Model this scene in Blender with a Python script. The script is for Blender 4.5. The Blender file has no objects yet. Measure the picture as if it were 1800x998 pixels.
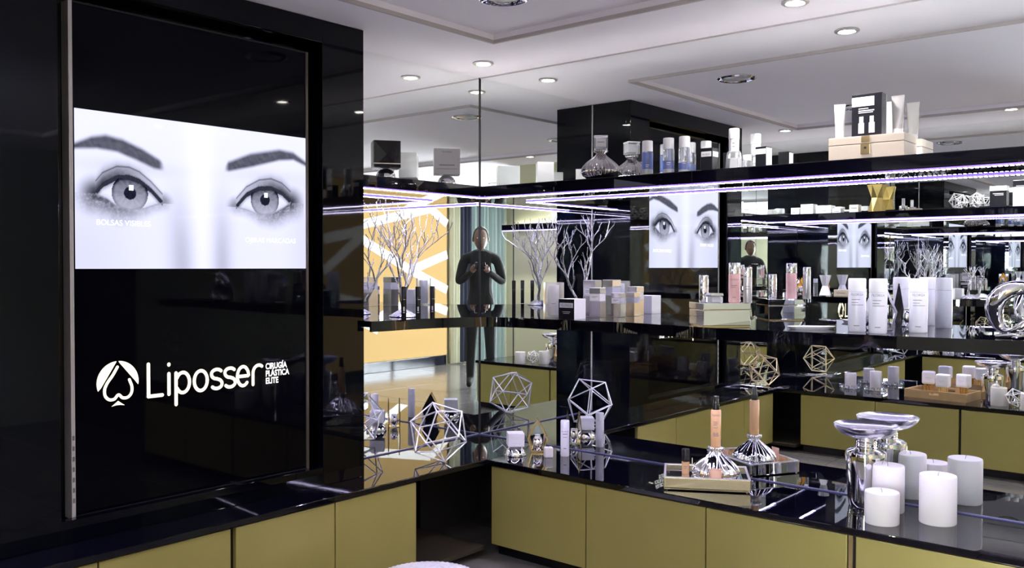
import bpy, bmesh, math, random
from math import sin, cos, pi, radians, sqrt, atan2
from mathutils import Vector, Matrix, Quaternion

random.seed(7)
SC = bpy.context.scene
COL = SC.collection

# ------------------------------------------------------------------ camera
CAM = Vector((-3.3212, -3.0209, 1.26))
YAW, PITCH, ROLL, FPX = radians(40.2396), radians(-1.166), radians(0.0909), 1587.8
F_ = Vector((cos(YAW) * cos(PITCH), sin(YAW) * cos(PITCH), sin(PITCH)))
R0 = Vector((sin(YAW), -cos(YAW), 0)); U0 = R0.cross(F_)
R_ = R0 * cos(ROLL) + U0 * sin(ROLL); U_ = -R0 * sin(ROLL) + U0 * cos(ROLL)
cd = bpy.data.cameras.new('camera'); cam = bpy.data.objects.new('camera', cd); COL.objects.link(cam)
m = Matrix((R_, U_, -F_)).transposed().to_4x4(); m.translation = CAM
cam.matrix_world = m
cd.sensor_width = 36; cd.sensor_fit = 'HORIZONTAL'; cd.lens = 36 * FPX / 1800; cd.clip_start = 0.02
SC.camera = cam

# ------------------------------------------------------------------ world, exposure
w = bpy.data.worlds.new('world'); SC.world = w; w.use_nodes = True
bg = w.node_tree.nodes['Background']; bg.inputs[0].default_value = (.6, .62, .7, 1); bg.inputs[1].default_value = .05
SC.view_settings.view_transform = 'Standard'; SC.view_settings.look = 'None'
SC.view_settings.gamma = 1; SC.view_settings.use_curve_mapping = False
SC.view_settings.exposure = 1.52
cy = SC.cycles
cy.max_bounces = 16; cy.glossy_bounces = 12; cy.transmission_bounces = 10; cy.diffuse_bounces = 4
cy.transparent_max_bounces = 12; cy.sample_clamp_indirect = 6; cy.blur_glossy = 0.6
cy.caustics_reflective = True; cy.caustics_refractive = True

SPOT_W, LED_E, GOLD_E, SCREEN_E, FILL_PANE_E = 28.0, 40.0, .33, .43, 17.0

# ------------------------------------------------------------------ key levels
ZC, ZM, ZTB, ZT, ZCEIL = .42, 1.039, 1.5808, 1.63, 2.187
DC, DL = .418, .182                      # counter depth, top shelf depth
XC, XCF = -3.114, -2.58                  # opposite wall and its counter front
PX0, PX1, PY = -2.341, -.966, -.258      # screen housing
YEND = -2.40                             # end of the opposite counter
def ray(px, py): return F_ + R_ * ((px - 900) / FPX) + U_ * ((499 - py) / FPX)
def at(px, py, z): v = ray(px, py); return CAM + v * ((z - CAM.z) / v.z)
def atx(px, py, x): v = ray(px, py); return CAM + v * ((x - CAM.x) / v.x)
def aty(px, py, y): v = ray(px, py); return CAM + v * ((y - CAM.y) / v.y)

# ------------------------------------------------------------------ materials
MATS = {}
def mat(name, col, rough=.5, metal=0., spec=.5, trans=0., ior=1.45, emit=None, estr=0., noise=0., nscale=20., bump=0., bscale=30., coat=0., alpha=None):
    m = bpy.data.materials.new(name); m.use_nodes = True
    nt = m.node_tree; b = nt.nodes['Principled BSDF']
    b.inputs['Base Color'].default_value = (*col, 1); b.inputs['Roughness'].default_value = rough
    b.inputs['Metallic'].default_value = metal; b.inputs['Specular IOR Level'].default_value = spec
    b.inputs['Transmission Weight'].default_value = trans; b.inputs['IOR'].default_value = ior
    b.inputs['Coat Weight'].default_value = coat
    if emit: b.inputs['Emission Color'].default_value = (*emit, 1); b.inputs['Emission Strength'].default_value = estr
    if noise or bump:
        tc = nt.nodes.new('ShaderNodeTexCoord')
    if noise:
        n = nt.nodes.new('ShaderNodeTexNoise'); n.inputs['Scale'].default_value = nscale; n.inputs['Detail'].default_value = 4
        r = nt.nodes.new('ShaderNodeMapRange'); r.inputs['To Min'].default_value = 1 - noise; r.inputs['To Max'].default_value = 1 + noise
        mx = nt.nodes.new('ShaderNodeMix'); mx.data_type = 'RGBA'; mx.blend_type = 'MULTIPLY'; mx.inputs[0].default_value = 1
        mx.inputs[6].default_value = (*col, 1)
        nt.links.new(tc.outputs['Object'], n.inputs['Vector']); nt.links.new(n.outputs['Fac'], r.inputs['Value'])
        nt.links.new(r.outputs[0], mx.inputs[7]); nt.links.new(mx.outputs[2], b.inputs['Base Color'])
    if bump:
        n2 = nt.nodes.new('ShaderNodeTexNoise'); n2.inputs['Scale'].default_value = bscale; n2.inputs['Detail'].default_value = 2
        bp = nt.nodes.new('ShaderNodeBump'); bp.inputs['Strength'].default_value = bump; bp.inputs['Distance'].default_value = .01
        nt.links.new(tc.outputs['Object'], n2.inputs['Vector']); nt.links.new(n2.outputs['Fac'], bp.inputs['Height'])
        nt.links.new(bp.outputs[0], b.inputs['Normal'])
    MATS[name] = m; return m

mat('mirror', (.905, .93, .918), .0, 1.0)
mat('mirror_deco', (.88, .89, .9), .015, 1.0)
mat('chrome', (.86, .86, .88), .06, 1.0)
mat('satin_silver', (.82, .82, .88), .24, 1.0)
mat('smoky_chrome', (.42, .40, .42), .05, 1.0)
mat('pearl_paper', (.50, .50, .52), .45, noise=.02)
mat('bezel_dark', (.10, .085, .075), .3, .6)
mat('foil', (.66, .62, .60), .2, .92)
mat('silver_wire', (.86, .86, .89), .32, .6, noise=.08)
mat('silver_coral', (.74, .74, .76), .27, .95, noise=.12, nscale=60, bump=.25, bscale=90)
mat('gold_wire', (.72, .60, .36), .30, .9, noise=.1)
mat('gold_vase', (.62, .47, .16), .32, .8, noise=.06)
mat('brass', (.80, .62, .30), .25, 1.0)
mat('black_gloss', (.003, .0035, .008), .045, 0, .5, noise=.2, nscale=3, bump=.02, bscale=7)
mat('black_counter', (.0016, .0016, .0045), .012, 0, .6, noise=.2, nscale=3, bump=.004, bscale=9)
mat('black_housing', (.0008, .0012, .0032), .03, 0, .3, bump=.012, bscale=6)
mat('black_matte', (.006, .006, .007), .55, noise=.2)
mat('niche_wood', (.035, .028, .02), .35, noise=.3, nscale=12)
mat('black_plastic', (.008, .008, .01), .25)
mat('gold_door', (.37, .325, .10), .38, .35, noise=.07, nscale=5, bump=.01, bscale=4)
mat('ceiling_paint', (.90, .865, .92), .75, noise=.015, nscale=2)
mat('cream_paint', (.42, .42, .30), .7, noise=.03, nscale=3)
mat('cream_gloss', (.55, .55, .36), .15, noise=.03, nscale=3)
mat('dark_paint', (.03, .03, .035), .5, noise=.1)
mat('floor_tile', (.12, .115, .11), .14, 0, .5, noise=.2, nscale=7)
mat('grout', (.03, .03, .03), .8, noise=.1)
mat("white_paper", (.74, .74, .76), .5, noise=.02)
mat('white_gloss', (.78, .78, .83), .22, noise=.01)
mat("white_wax", (.74, .72, .69), .5, 0, .4, noise=.02)
MATS['white_wax'].node_tree.nodes['Principled BSDF'].inputs['Subsurface Weight'].default_value = .25
MATS['white_wax'].node_tree.nodes['Principled BSDF'].inputs['Subsurface Radius'].default_value = (.02, .015, .01)
mat('grey_print', (.16, .16, .18), .6)
mat('pale_print', (.62, .62, .66), .6)
mat('lotion_white', (.68, .68, .75), .25, noise=.01)
mat('label_white', (.85, .85, .87), .5)
mat('black_carton', (.012, .012, .016), .22, noise=.1)
mat('cream_leather', (.58, .49, .40), .45, noise=.05, nscale=30)
mat('glass', (.97, .98, .99), .0, 0, .5, 1.0, 1.45)
mat('blue_liquid', (.10, .22, .75), .05, 0, .5, .55, 1.33)
mat('clear_plastic', (.92, .93, .95), .08, 0, .5, .85, 1.3)
mat('pink_liquid', (.86, .55, .52), .15, 0, .5, .25, 1.35, noise=.03)
mat('foundation', (.66, .40, .19), .25, 0, .5, noise=.04)
mat('peach_tube', (.66, .40, .27), .35, noise=.04)
mat('amber', (.85, .45, .06), .1, 0, .5, .4, 1.4)
mat('wood', (.42, .28, .13), .45, noise=.25, nscale=18)
mat('curtain_cream', (.45, .45, .34), .8, noise=.06)
mat('curtain_dark', (.02, .025, .045), .8, noise=.1)
mat('curtain_grey', (.20, .26, .25), .8, noise=.06)
mat('cloth_black', (.012, .012, .014), .85, noise=.2)
mat('skin', (.15, .085, .06), .5, noise=.05)
mat('hair', (.012, .010, .009), .5, noise=.2)
mat('pouf_fabric', (.50, .49, .56), .4, noise=.25, nscale=70, bump=.5, bscale=60)
mat('bezel_silver', (.60, .58, .57), .3, .55)
mat('screen_black', (.0006, .0006, .0016), .035, 0, .12, emit=(.02, .02, .06), estr=.004, noise=.1)
mat('logo_light', (.9, .85, .7), .4, emit=(1.0, .86, .58), estr=.48)
mat('logo_white', (.9, .9, .9), .4, emit=(1, .98, .95), estr=.42)
mat('caption_light', (.9, .9, .9), .4, emit=(.95, .95, 1), estr=.5)
mat('led_emit', (1, 1, 1), .3, emit=(.74, .67, 1.0), estr=LED_E)
mat('led_tape', (.10, .05, .35), .5, emit=(.34, .20, 1.0), estr=.55)  # violet glow imitates the lens fringe round the chips
mat('spot_emit', (1, 1, 1), .3, emit=(1.0, .95, .86), estr=60)
mat("gold_light", (.06, .038, .012), .9, 0, .05, emit=(1.0, .68, .31), estr=GOLD_E)
mat("gold_light_line", (.3, .3, .3), .4, emit=(1.0, .95, .9), estr=GOLD_E * 1.6)
mat('panel_light', (1, 1, 1), .4, emit=(.93, .93, 1.0), estr=10)  # glow of the added ceiling fill panel
mat('uplight_tape', (.9, .9, .9), .4, emit=(1.0, .95, .97), estr=9.6)  # glow of the strips added on the top shelves
mat('uplight_soft', (.9, .9, .9), .4, emit=(1.0, .95, .97), estr=3.0)
mat('moulding_paint', (.50, .46, .45), .7, noise=.02)  # darker taupe puts the tray edge's shade into the colour
mat('champagne', (.82, .72, .44), .2, .75)  # gold reflection put into the tray front's colour
mat('window_light', (1, 1, 1), .4, emit=(.86, .90, 1.0), estr=FILL_PANE_E)  # glow of the added pane behind the camera
mat('joint', (.10, .10, .22), .3)  # bluish tint paints the LED reflection on the silicone

# screen picture: colour comes from a painted vertex attribute, the panel emits it
pm = bpy.data.materials.new('screen_picture'); pm.use_nodes = True
nt = pm.node_tree; nt.nodes.clear()
o_ = nt.nodes.new('ShaderNodeOutputMaterial'); e_ = nt.nodes.new('ShaderNodeEmission'); g_ = nt.nodes.new('ShaderNodeBsdfGlossy')
a_ = nt.nodes.new('ShaderNodeAttribute'); a_.attribute_name = 'picture'; ad = nt.nodes.new('ShaderNodeAddShader')
g_.inputs['Color'].default_value = (.003, .003, .003, 1); g_.inputs['Roughness'].default_value = .05
e_.inputs['Strength'].default_value = SCREEN_E
nt.links.new(a_.outputs['Color'], e_.inputs['Color']); nt.links.new(e_.outputs[0], ad.inputs[0]); nt.links.new(g_.outputs[0], ad.inputs[1])
nt.links.new(ad.outputs[0], o_.inputs[0]); MATS['screen_picture'] = pm

# ------------------------------------------------------------------ object helpers
def put(name, mesh, material, parent=None, loc=None, rotz=0.):
    o = bpy.data.objects.new(name, mesh); COL.objects.link(o)
    if material and not mesh.materials: mesh.materials.append(MATS[material])
    if parent is not None: o.parent = parent
    if loc is not None: o.location = loc
    if rotz: o.rotation_euler = (0, 0, rotz)
    return o
def tag(o, label=None, cat=None, group=None, kind=None):
    if label: o['label'] = label
    if cat: o['category'] = cat
    if group: o['group'] = group
    if kind: o['kind'] = kind
    return o
def thing(name, label, cat, loc=(0, 0, 0), rotz=0., group=None):
    o = bpy.data.objects.new(name, None); COL.objects.link(o); o.empty_display_size = .05
    o.location = loc; o.rotation_euler = (0, 0, rotz)
    return tag(o, label, cat, group)

class MB:
    def __init__(s): s.v = []; s.f = []
    def add(s, vs, fs):
        k = len(s.v); s.v += [tuple(v) for v in vs]; s.f += [tuple(i + k for i in f) for f in fs]; return s
    def box(s, x0, x1, y0, y1, z0, z1):
        return s.add([(x0, y0, z0), (x1, y0, z0), (x1, y1, z0), (x0, y1, z0), (x0, y0, z1), (x1, y0, z1), (x1, y1, z1), (x0, y1, z1)],
                     [(0, 3, 2, 1), (4, 5, 6, 7), (0, 1, 5, 4), (1, 2, 6, 5), (2, 3, 7, 6), (3, 0, 4, 7)])
    def lathe(s, prof, n=28, c=(0, 0), flute=0, famp=0.):
        k = len(s.v); rows = []
        for (r, z) in prof:
            if r < 1e-6: s.v.append((c[0], c[1], z)); rows.append([len(s.v) - 1])
            else:
                row = []
                for i in range(n):
                    a = 2 * pi * i / n; rr = r * (1 + famp * abs(sin(flute * a / 2)) - famp * .5) if flute else r
                    s.v.append((c[0] + rr * cos(a), c[1] + rr * sin(a), z)); row.append(len(s.v) - 1)
                rows.append(row)
        for A, B in zip(rows, rows[1:]):
            for i in range(n):
                j = (i + 1) % n
                if len(A) == 1 and len(B) == 1: continue
                if len(A) == 1: s.f.append((A[0], B[j], B[i]))
                elif len(B) == 1: s.f.append((A[i], A[j], B[0]))
                else: s.f.append((A[i], A[j], B[j], B[i]))
        if len(rows[0]) > 1: s.f.append(tuple(reversed(rows[0])))
        if len(rows[-1]) > 1: s.f.append(tuple(rows[-1]))
        return s
    def tube(s, pts, rad, n=6, cap=True):
        pts = [Vector(p) for p in pts]; rows = []
        up = Vector((.31, .17, .93)).normalized()
        for i, p in enumerate(pts):
            d = (pts[min(i + 1, len(pts) - 1)] - pts[max(i - 1, 0)]).normalized()
            a = d.cross(up)
            if a.length < .05: a = d.cross(Vector((1, 0, 0)))
            a.normalize(); b = d.cross(a); r = rad[i] if isinstance(rad, (list, tuple)) else rad
            row = []
            for k in range(n):
                t = 2 * pi * k / n; q = p + a * (r * cos(t)) + b * (r * sin(t)); s.v.append(tuple(q)); row.append(len(s.v) - 1)
            rows.append(row)
        for A, B in zip(rows, rows[1:]):
            for i in range(n): j = (i + 1) % n; s.f.append((A[i], B[i], B[j], A[j]))
        if cap: s.f.append(tuple(rows[0])); s.f.append(tuple(reversed(rows[-1])))
        return s
    def prism(s, poly, z0, z1):
        n = len(poly); k = len(s.v)
        s.v += [(x, y, z0) for x, y in poly] + [(x, y, z1) for x, y in poly]
        s.f.append(tuple(k + i for i in reversed(range(n)))); s.f.append(tuple(k + n + i for i in range(n)))
        for i in range(n): j = (i + 1) % n; s.f.append((k + i, k + j, k + n + j, k + n + i))
        return s
    def xform(s, M): s.v = [tuple(M @ Vector(v)) for v in s.v]; return s
    def mesh(s, name, smooth=False, bevel=0., seg=2, recalc=True):
        me = bpy.data.meshes.new(name); bm = bmesh.new()
        vs = [bm.verts.new(v) for v in s.v]
        for f in s.f:
            try: bm.faces.new([vs[i] for i in f])
            except ValueError: pass
        if recalc: bmesh.ops.recalc_face_normals(bm, faces=bm.faces)
        if bevel:
            es = [e for e in bm.edges if len(e.link_faces) == 2 and e.calc_face_angle(0) > .6]
            bmesh.ops.bevel(bm, geom=es, offset=bevel, segments=seg, affect='EDGES', profile=.6, clamp_overlap=True)
        if smooth:
            for f in bm.faces: f.smooth = True
            for e in bm.edges:
                if len(e.link_faces) == 2 and e.calc_face_angle(0) > .75: e.smooth = False
        bm.to_mesh(me); bm.free(); return me
    def build(s, name, material, parent=None, smooth=False, bevel=0., loc=None, rotz=0., seg=2):
        return put(name, s.mesh(name, smooth, bevel, seg), material, parent, loc, rotz)

def text_mb(string, size, cx=True, sx=1.0, bold=0.):
    """text as flat geometry in the x-z plane (reads from -y), origin at the middle of its base line"""
    cu = bpy.data.curves.new('lettering', 'FONT'); cu.body = string; cu.size = size; cu.extrude = 0; cu.offset = bold
    cu.align_x = 'CENTER' if cx else 'LEFT'
    ob = bpy.data.objects.new('lettering', cu); COL.objects.link(ob)
    bpy.context.view_layer.update()
    me = bpy.data.meshes.new_from_object(ob.evaluated_get(bpy.context.evaluated_depsgraph_get()))
    mb = MB(); mb.add([(v.co.x * sx, 0, v.co.y) for v in me.vertices], [tuple(p.vertices) for p in me.polygons])
    bpy.data.objects.remove(ob); bpy.data.curves.remove(cu); bpy.data.meshes.remove(me)
    return mb
def bend(mb, r):
    """wrap x-z lettering round a vertical cylinder of radius r, centred on -y"""
    mb.v = [(r * sin(x / r), -r * cos(x / r) + y, z) for x, y, z in mb.v]; return mb
def lines_mb(rows, r=None):
    mb = MB()
    for (x0, x1, z, h) in rows:
        n = 6 if r else 1; vs = []; fs = []
        for i in range(n + 1):
            x = x0 + (x1 - x0) * i / n; vs += [(x, 0, z), (x, 0, z + h)]
        for i in range(n): fs.append((2 * i, 2 * i + 2, 2 * i + 3, 2 * i + 1))
        mb.add(vs, fs)
    return bend(mb, r) if r else mb
class Rows:
    def __init__(s, rows, r=None): s.m = [lines_mb([q], r) for q in rows]
    def build(s, name, material, parent, loc=None):
        for q in s.m: q.build('print_line', material, parent, loc=loc)
def stroke_mb(pts, wd, z=0., closed=False):
    """a flat ribbon of width wd with round ends along 2-D points (x, z)"""
    mb = MB(); P = [Vector((p[0], p[1])) for p in pts]; n = len(P); L = []; Rr = []
    for i in range(n):
        d = (P[min(i + 1, n - 1)] - P[max(i - 1, 0)]).normalized(); nn = Vector((-d.y, d.x)) * wd / 2
        L.append(P[i] + nn); Rr.append(P[i] - nn)
    d0 = (P[0] - P[1]).normalized(); d1 = (P[-1] - P[-2]).normalized(); out = []
    out += L
    b = atan2((L[-1] - P[-1]).y, (L[-1] - P[-1]).x)
    out += [P[-1] + Vector((cos(b - pi * k / 6), sin(b - pi * k / 6))) * wd / 2 for k in range(1, 6)]
    out += list(reversed(Rr))
    b = atan2((Rr[0] - P[0]).y, (Rr[0] - P[0]).x)
    out += [P[0] + Vector((cos(b - pi * k / 6), sin(b - pi * k / 6))) * wd / 2 for k in range(1, 6)]
    # strip faces for the ribbon, fans for the two caps
    base = [(v.x, 0, v.y) for v in L] + [(v.x, 0, v.y) for v in Rr]
    mb.add(base, [(i, i + 1, n + i + 1, n + i) for i in range(n - 1)])
    e = out[n - 1:n + 6]; mb.add([(v.x, 0, v.y) for v in e], [tuple(range(len(e)))])
    e = [out[2 * n + 4]] + out[2 * n + 5:] + [out[0]]; mb.add([(v.x, 0, v.y) for v in e], [tuple(range(len(e)))])
    return mb
def arc(cx, cz, rx, rz, a0, a1, n=14):
    return [(cx + rx * cos(radians(a0 + (a1 - a0) * i / n)), cz + rz * sin(radians(a0 + (a1 - a0) * i / n))) for i in range(n + 1)]
def facecam(p): return atan2(p[1] - CAM.y, p[0] - CAM.x) - pi / 2     # local -y turned to where the photograph was taken

# ================================================================== the room
XF, YD = -6.1, -5.05
def struct(name, o): o['kind'] = 'structure'; return o
fl = struct('floor', MB().box(XF, .1, YD - .1, .1, -.12, -.006).build('floor', 'grout'))
ts = .6; tile_me = MB().box(.002, ts - .002, .002, ts - .002, -.006, 0).mesh('tile', bevel=.0015, seg=1)
i = 0
x = XF
while x < .05:
    y = YD
    while y < .05:
        put('tile', tile_me, 'floor_tile', fl, (x, y, 0)); y += ts
    x += ts
wa = struct('wall_back', MB().box(XC - .12, .12, 0.006, .12, 0, 2.3).build('wall_back', 'dark_paint'))
MB().box(PX1, -.0015, 0, .006, ZC, ZCEIL).build('mirror_pane', 'mirror', wa)
MB().box(XC + .0015, PX0, 0, .006, ZC, ZCEIL).build('mirror_pane', 'mirror', wa)
MB().box(-.004, -.0005, -.004, -.0005, ZC, ZCEIL).build('corner_joint', 'black_matte', wa)
MB().box(PX1 + .0005, PX1 + .005, -.004, -.0005, ZC + .005, ZCEIL).build('edge_trim', 'bezel_silver', wa)
wb = struct('wall_right', MB().box(.006, .12, YD - .1, .12, 0, 2.3).build('wall_right', 'dark_paint'))
MB().box(0, .006, -3.9, -.0015, ZC, ZCEIL - .004).build('mirror_pane', 'mirror', wb)
MB().box(-.002, .005, -3.9, -.004, ZCEIL - .006, ZCEIL).build('mirror_trim', 'bezel_silver', wb)
wc = struct('wall_left', MB().box(XC - .12, XC - .006, YEND - .02, .12, 0, 2.3).build('wall_left', 'dark_paint'))
MB().box(XC - .006, XC, -1.86, -.0015, ZC, ZCEIL).build('mirror_pane', 'mirror', wc)
MB().box(XC - .006, XC, YEND, -1.862, ZC, ZCEIL).build('cream_panel', 'cream_gloss', wc)
struct('wall_rear', MB().box(XF - .1, .12, YD - .1, YD, 0, 2.3).build('wall_rear', 'cream_paint'))
struct('wall_far', MB().box(XF - .1, XF, YD, .12, 0, 2.3).build('wall_far', 'cream_paint'))
struct('wall_side', MB().box(XF, XC - .12, -1.7, -1.6, 0, 2.3).build('wall_side', 'cream_paint'))
struct('baseboard_rear', MB().box(-4.9, -.6, YD, YD + .02, 0, .12).build('baseboard_rear', 'black_gloss', bevel=.004))
# ceiling with its shallow tray
TX0, TX1, TY0, TY1, TH = -2.56, -.52, -4.3, -.55, .022
cl = MB()
cl.box(XF, TX0, YD, .1, ZCEIL, ZCEIL + .1); cl.box(TX1, .1, YD, .1, ZCEIL, ZCEIL + .1)
cl.box(TX0, TX1, TY1, .1, ZCEIL, ZCEIL + .1); cl.box(TX0, TX1, YD, TY0, ZCEIL, ZCEIL + .1)
ce = struct('ceiling', cl.build('ceiling', 'ceiling_paint'))
MB().box(TX0, TX1, TY0, TY1, ZCEIL + TH, ZCEIL + .1).build('ceiling_tray', 'ceiling_paint', ce)

tm = []
for (x0, x1, y0, y1) in ((TX0 - .012, TX0, TY0, TY1), (TX1, TX1 + .012, TY0, TY1), (TX0 - .012, TX1 + .012, TY1, TY1 + .012), (TX0 - .012, TX1 + .012, TY0 - .012, TY0)):
    MB().box(x0, x1, y0, y1, ZCEIL - .014, ZCEIL).build('tray_moulding', 'moulding_paint', ce)
# downlights
ring_me = MB().lathe([(.030, 0), (.046, -.002), (.048, -.006), (.044, -.009), (.034, -.009), (.030, -.004)], 28).mesh('trim_ring', True)
lens_me = MB().lathe([(0, -.0045), (.028, -.005), (.030, -.002), (0, -.001)], 24).mesh('lens', True)
def spot(x, y, label, energy=SPOT_W, size=2.2):
    t = thing('recessed_spotlight', label, 'ceiling light', (x, y, ZCEIL if not (TX0 < x < TX1 and TY0 < y < TY1) else ZCEIL + TH), group='recessed ceiling spotlights')
    put('trim_ring', ring_me, 'bezel_silver', t); put('lens', lens_me, 'spot_emit', t)
    ld = bpy.data.lights.new('spot_light', 'SPOT'); ld.energy = energy; ld.spot_size = size; ld.spot_blend = .8; ld.shadow_soft_size = .03
    ld.color = (1.0, .96, .95)
    lo = bpy.data.objects.new('spot_light', ld); COL.objects.link(lo); lo.parent = t; lo.location = (0, 0, -.02)
spot(-.24, -.24, 'recessed ceiling spotlight by the corner where the mirrored walls meet', 10)
spot(-.25, -1.72, 'recessed ceiling spotlight above the three pillar candles', 17)
spot(-2.6, -.45, 'recessed ceiling spotlight over the counter corner beyond the screen, seen in the mirror')
spot(-2.63, -1.82, 'recessed ceiling spotlight over the opposite counter, seen in the mirror')
spot(-.25, -3.1, 'recessed ceiling spotlight near the camera end of the mirrored wall')
spot(-4.4, -3.2, 'recessed ceiling spotlight in the area behind the camera', 25)  # unseen, added to light the rear area
spot(-5.3, -3.9, 'recessed ceiling spotlight close to the curtains', 12)  # another unseen lamp added for rear light
# ceiling grille
def grille(x, y, label):
    t = thing('ceiling_speaker', label, 'speaker', (x, y, ZCEIL + TH), group='round ceiling speakers')
    MB().lathe([(.072, 0), (.095, -.001), (.097, -.006), (.088, -.012), (.077, -.010), (.072, -.004)], 36).build('rim', 'chrome', t, True)
    MB().lathe([(0, -.012), (.03, -.010), (.06, -.006), (.075, -.001), (.075, 0), (0, 0)], 36).build('cone', 'bezel_silver', t, True)
grille(-.90, -.93, 'round chrome ceiling speaker in the raised ceiling')
grille(-2.1, -1.1, 'round chrome ceiling speaker over the opposite counter side')

# unseen light panel, added behind the camera to lift the ceiling's brightness
def fill_panel(x, y, lx, ly, label):
    t = thing('light_panel', label, 'ceiling light', (x, y, ZCEIL), group='luminous ceiling panels')
    MB().box(-lx / 2 - .02, lx / 2 + .02, -ly / 2 - .02, ly / 2 + .02, -.012, 0).build('frame', 'bezel_silver', t, bevel=.003)
    MB().box(-lx / 2, lx / 2, -ly / 2, ly / 2, -.016, -.010).build('diffuser', 'panel_light', t)
fill_panel(-4.9, -3.6, 1.2, .3, 'slim white ceiling light panel behind the camera')

# unseen glowing pane with a frame, added to brighten the ceiling
wn = struct('window_1', MB().box(XF, XF + .03, -3.7, -1.8, .25, 1.65).build('window_1', 'window_light'))
for y in (-3.7, -2.75, -1.8): MB().box(XF, XF + .06, y - .03, y + .03, .2, 1.7).build('window_frame', 'bezel_silver', wn)
for z in (.22, 1.68): MB().box(XF, XF + .06, -3.73, -1.77, z - .03, z + .03).build('window_frame', 'bezel_silver', wn)

# backlit gold wall with white honeycomb lines
gw = thing('backlit_panel', 'glowing gold wall panel crossed by white honeycomb light lines', 'wall panel', (0, YD, 0))
GX0, GX1, GZ0, GZ1 = -4.90, -2.55, .13, ZCEIL - .01
MB().box(GX0, GX1, .002, .03, GZ0, GZ1).build('gold_sheet', 'gold_light', gw)
def strip(p, q, wd):
    # clip to the panel
    def clip(p, q):
        t0, t1 = 0, 1; d = (q[0] - p[0], q[1] - p[1])
        for a, lo, hi in ((0, GX0, GX1), (1, GZ0, GZ1)):
            if abs(d[a]) < 1e-9:
                if not lo <= p[a] <= hi: return None
                continue
            u, v = (lo - p[a]) / d[a], (hi - p[a]) / d[a]; t0 = max(t0, min(u, v)); t1 = min(t1, max(u, v))
        return None if t0 >= t1 else ((p[0] + d[0] * t0, p[1] + d[1] * t0), (p[0] + d[0] * t1, p[1] + d[1] * t1))
    c = clip(p, q)
    if not c: return
    p, q = Vector(c[0]), Vector(c[1]); n = Vector((-(q - p).y, (q - p).x)).normalized() * wd / 2
    poly = [p + n, p - n, q - n, q + n]
    mb = MB(); mb.add([(v.x, .03, v.y) for v in poly] + [(v.x, .036, v.y) for v in poly], [(0, 1, 2, 3), (7, 6, 5, 4), (0, 4, 5, 1), (1, 5, 6, 2), (2, 6, 7, 3), (3, 7, 4, 0)])
    mb.build('light_line', 'gold_light_line', gw)
N1, N2 = (-4.27, 1.20), (-4.61, 1.965)
for p_, q_ in ((N2, (-2.55, 1.53)), (N2, (-4.90, 1.79)), (N1, (-3.20, 1.70)), (N1, (-4.90, 1.40)), (N1, (-4.90, .95)), ((-3.20, 1.68), (-2.55, 1.20)), ((-3.0, .86), (-3.75, .50)), ((-2.55, .95), (-3.05, .85))):
    strip(p_, q_, .105)
# curtains
def curtain(x0, x1, mname, label, y=YD + .08, folds=5):
    n = folds * 10; mb = MB(); vs = []
    for i in range(n + 1):
        x = x0 + (x1 - x0) * i / n; yy = .035 * sin(2 * pi * folds * i / n)
        vs += [(x, yy, .02), (x, yy + .01 * sin(i), ZCEIL - .02)]
    fs = [(2 * i, 2 * i + 2, 2 * i + 3, 2 * i + 1) for i in range(n)]
    vs2 = [(a, b - .008, c) for a, b, c in vs]; k = len(vs)
    mb.add(vs, fs); mb.add(vs2, [tuple(reversed(f)) for f in fs])
    mb.f += [(0, 1, k + 1, k), (2 * n, k + 2 * n, k + 2 * n + 1, 2 * n + 1)]
    o = mb.build('curtain', mname, None, True, loc=(0, y, 0)); tag(o, label, 'curtain', 'curtains beside the gold wall'); return o
curtain(-5.06, -4.92, 'curtain_cream', 'cream pleated curtain next to the glowing gold wall', folds=3)
curtain(-5.28, -5.08, 'curtain_dark', 'narrow navy pleated curtain between the pale curtains', folds=3)
curtain(-5.95, -5.30, 'curtain_grey', 'grey-green pleated curtain beside the navy one', folds=8)

# ================================================================== cabinets, worktop
ZG0, ZG1 = .055, .392
def cabinet(label, origin, rotz, segs, depth, x0, x1, group='gold fronted base cabinets'):
    """local x runs along the front, local +y goes into the cabinet; segs = door extents along x"""
    t = thing('base_cabinet', label, 'cabinet', origin, rotz, group)
    MB().box(x0, x1, .022, depth - .012, .05, ZG1 + .005).build('body', 'black_matte', t)
    MB().box(x0, x1, .05, depth - .012, 0, .05).build('plinth', 'black_gloss', t)
    for a, b in segs:
        MB().box(a + .0025, b - .0025, 0, .02, ZG0, ZG1).build('door', 'gold_door', t, bevel=.002)
    return t
# wall A: local x = +x, front at y = -DC
cabinet('two-door gold cabinet under the screen, next to the open corner niche', (0, -DC + .012, 0), 0, [(-1.645, -1.23), (-1.23, -.82)], DC - .012, -1.648, -.82)
cabinet('gold cabinet under the dark end of the screen', (0, -DC + .012, 0), 0, [(-2.10, -1.66), (-2.535, -2.10)], DC - .012, -2.54, -1.66)
# wall B: local x = -y, front at x = -DC
cabinet('three-door gold cabinet under the mirrored trays, from the niche onward', (-DC + .012, 0, 0), -pi / 2, [(.437, .94), (.94, 1.468), (1.468, 1.976)], DC - .012, .437, 1.978)
cabinet('gold cabinet under the pillar candles at the near end of the counter', (-DC + .012, 0, 0), -pi / 2, [(2.0, 2.5), (2.5, 3.0)], DC - .012, 1.992, 3.02)
MB().box(-DC + .014, -DC + .03, -1.992, -1.979, ZG0, ZG1).build('cabinet_divider', 'brass')
tag(bpy.data.objects['cabinet_divider'], 'slim brass strip between the gold cabinets under the candles', 'divider')
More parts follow.
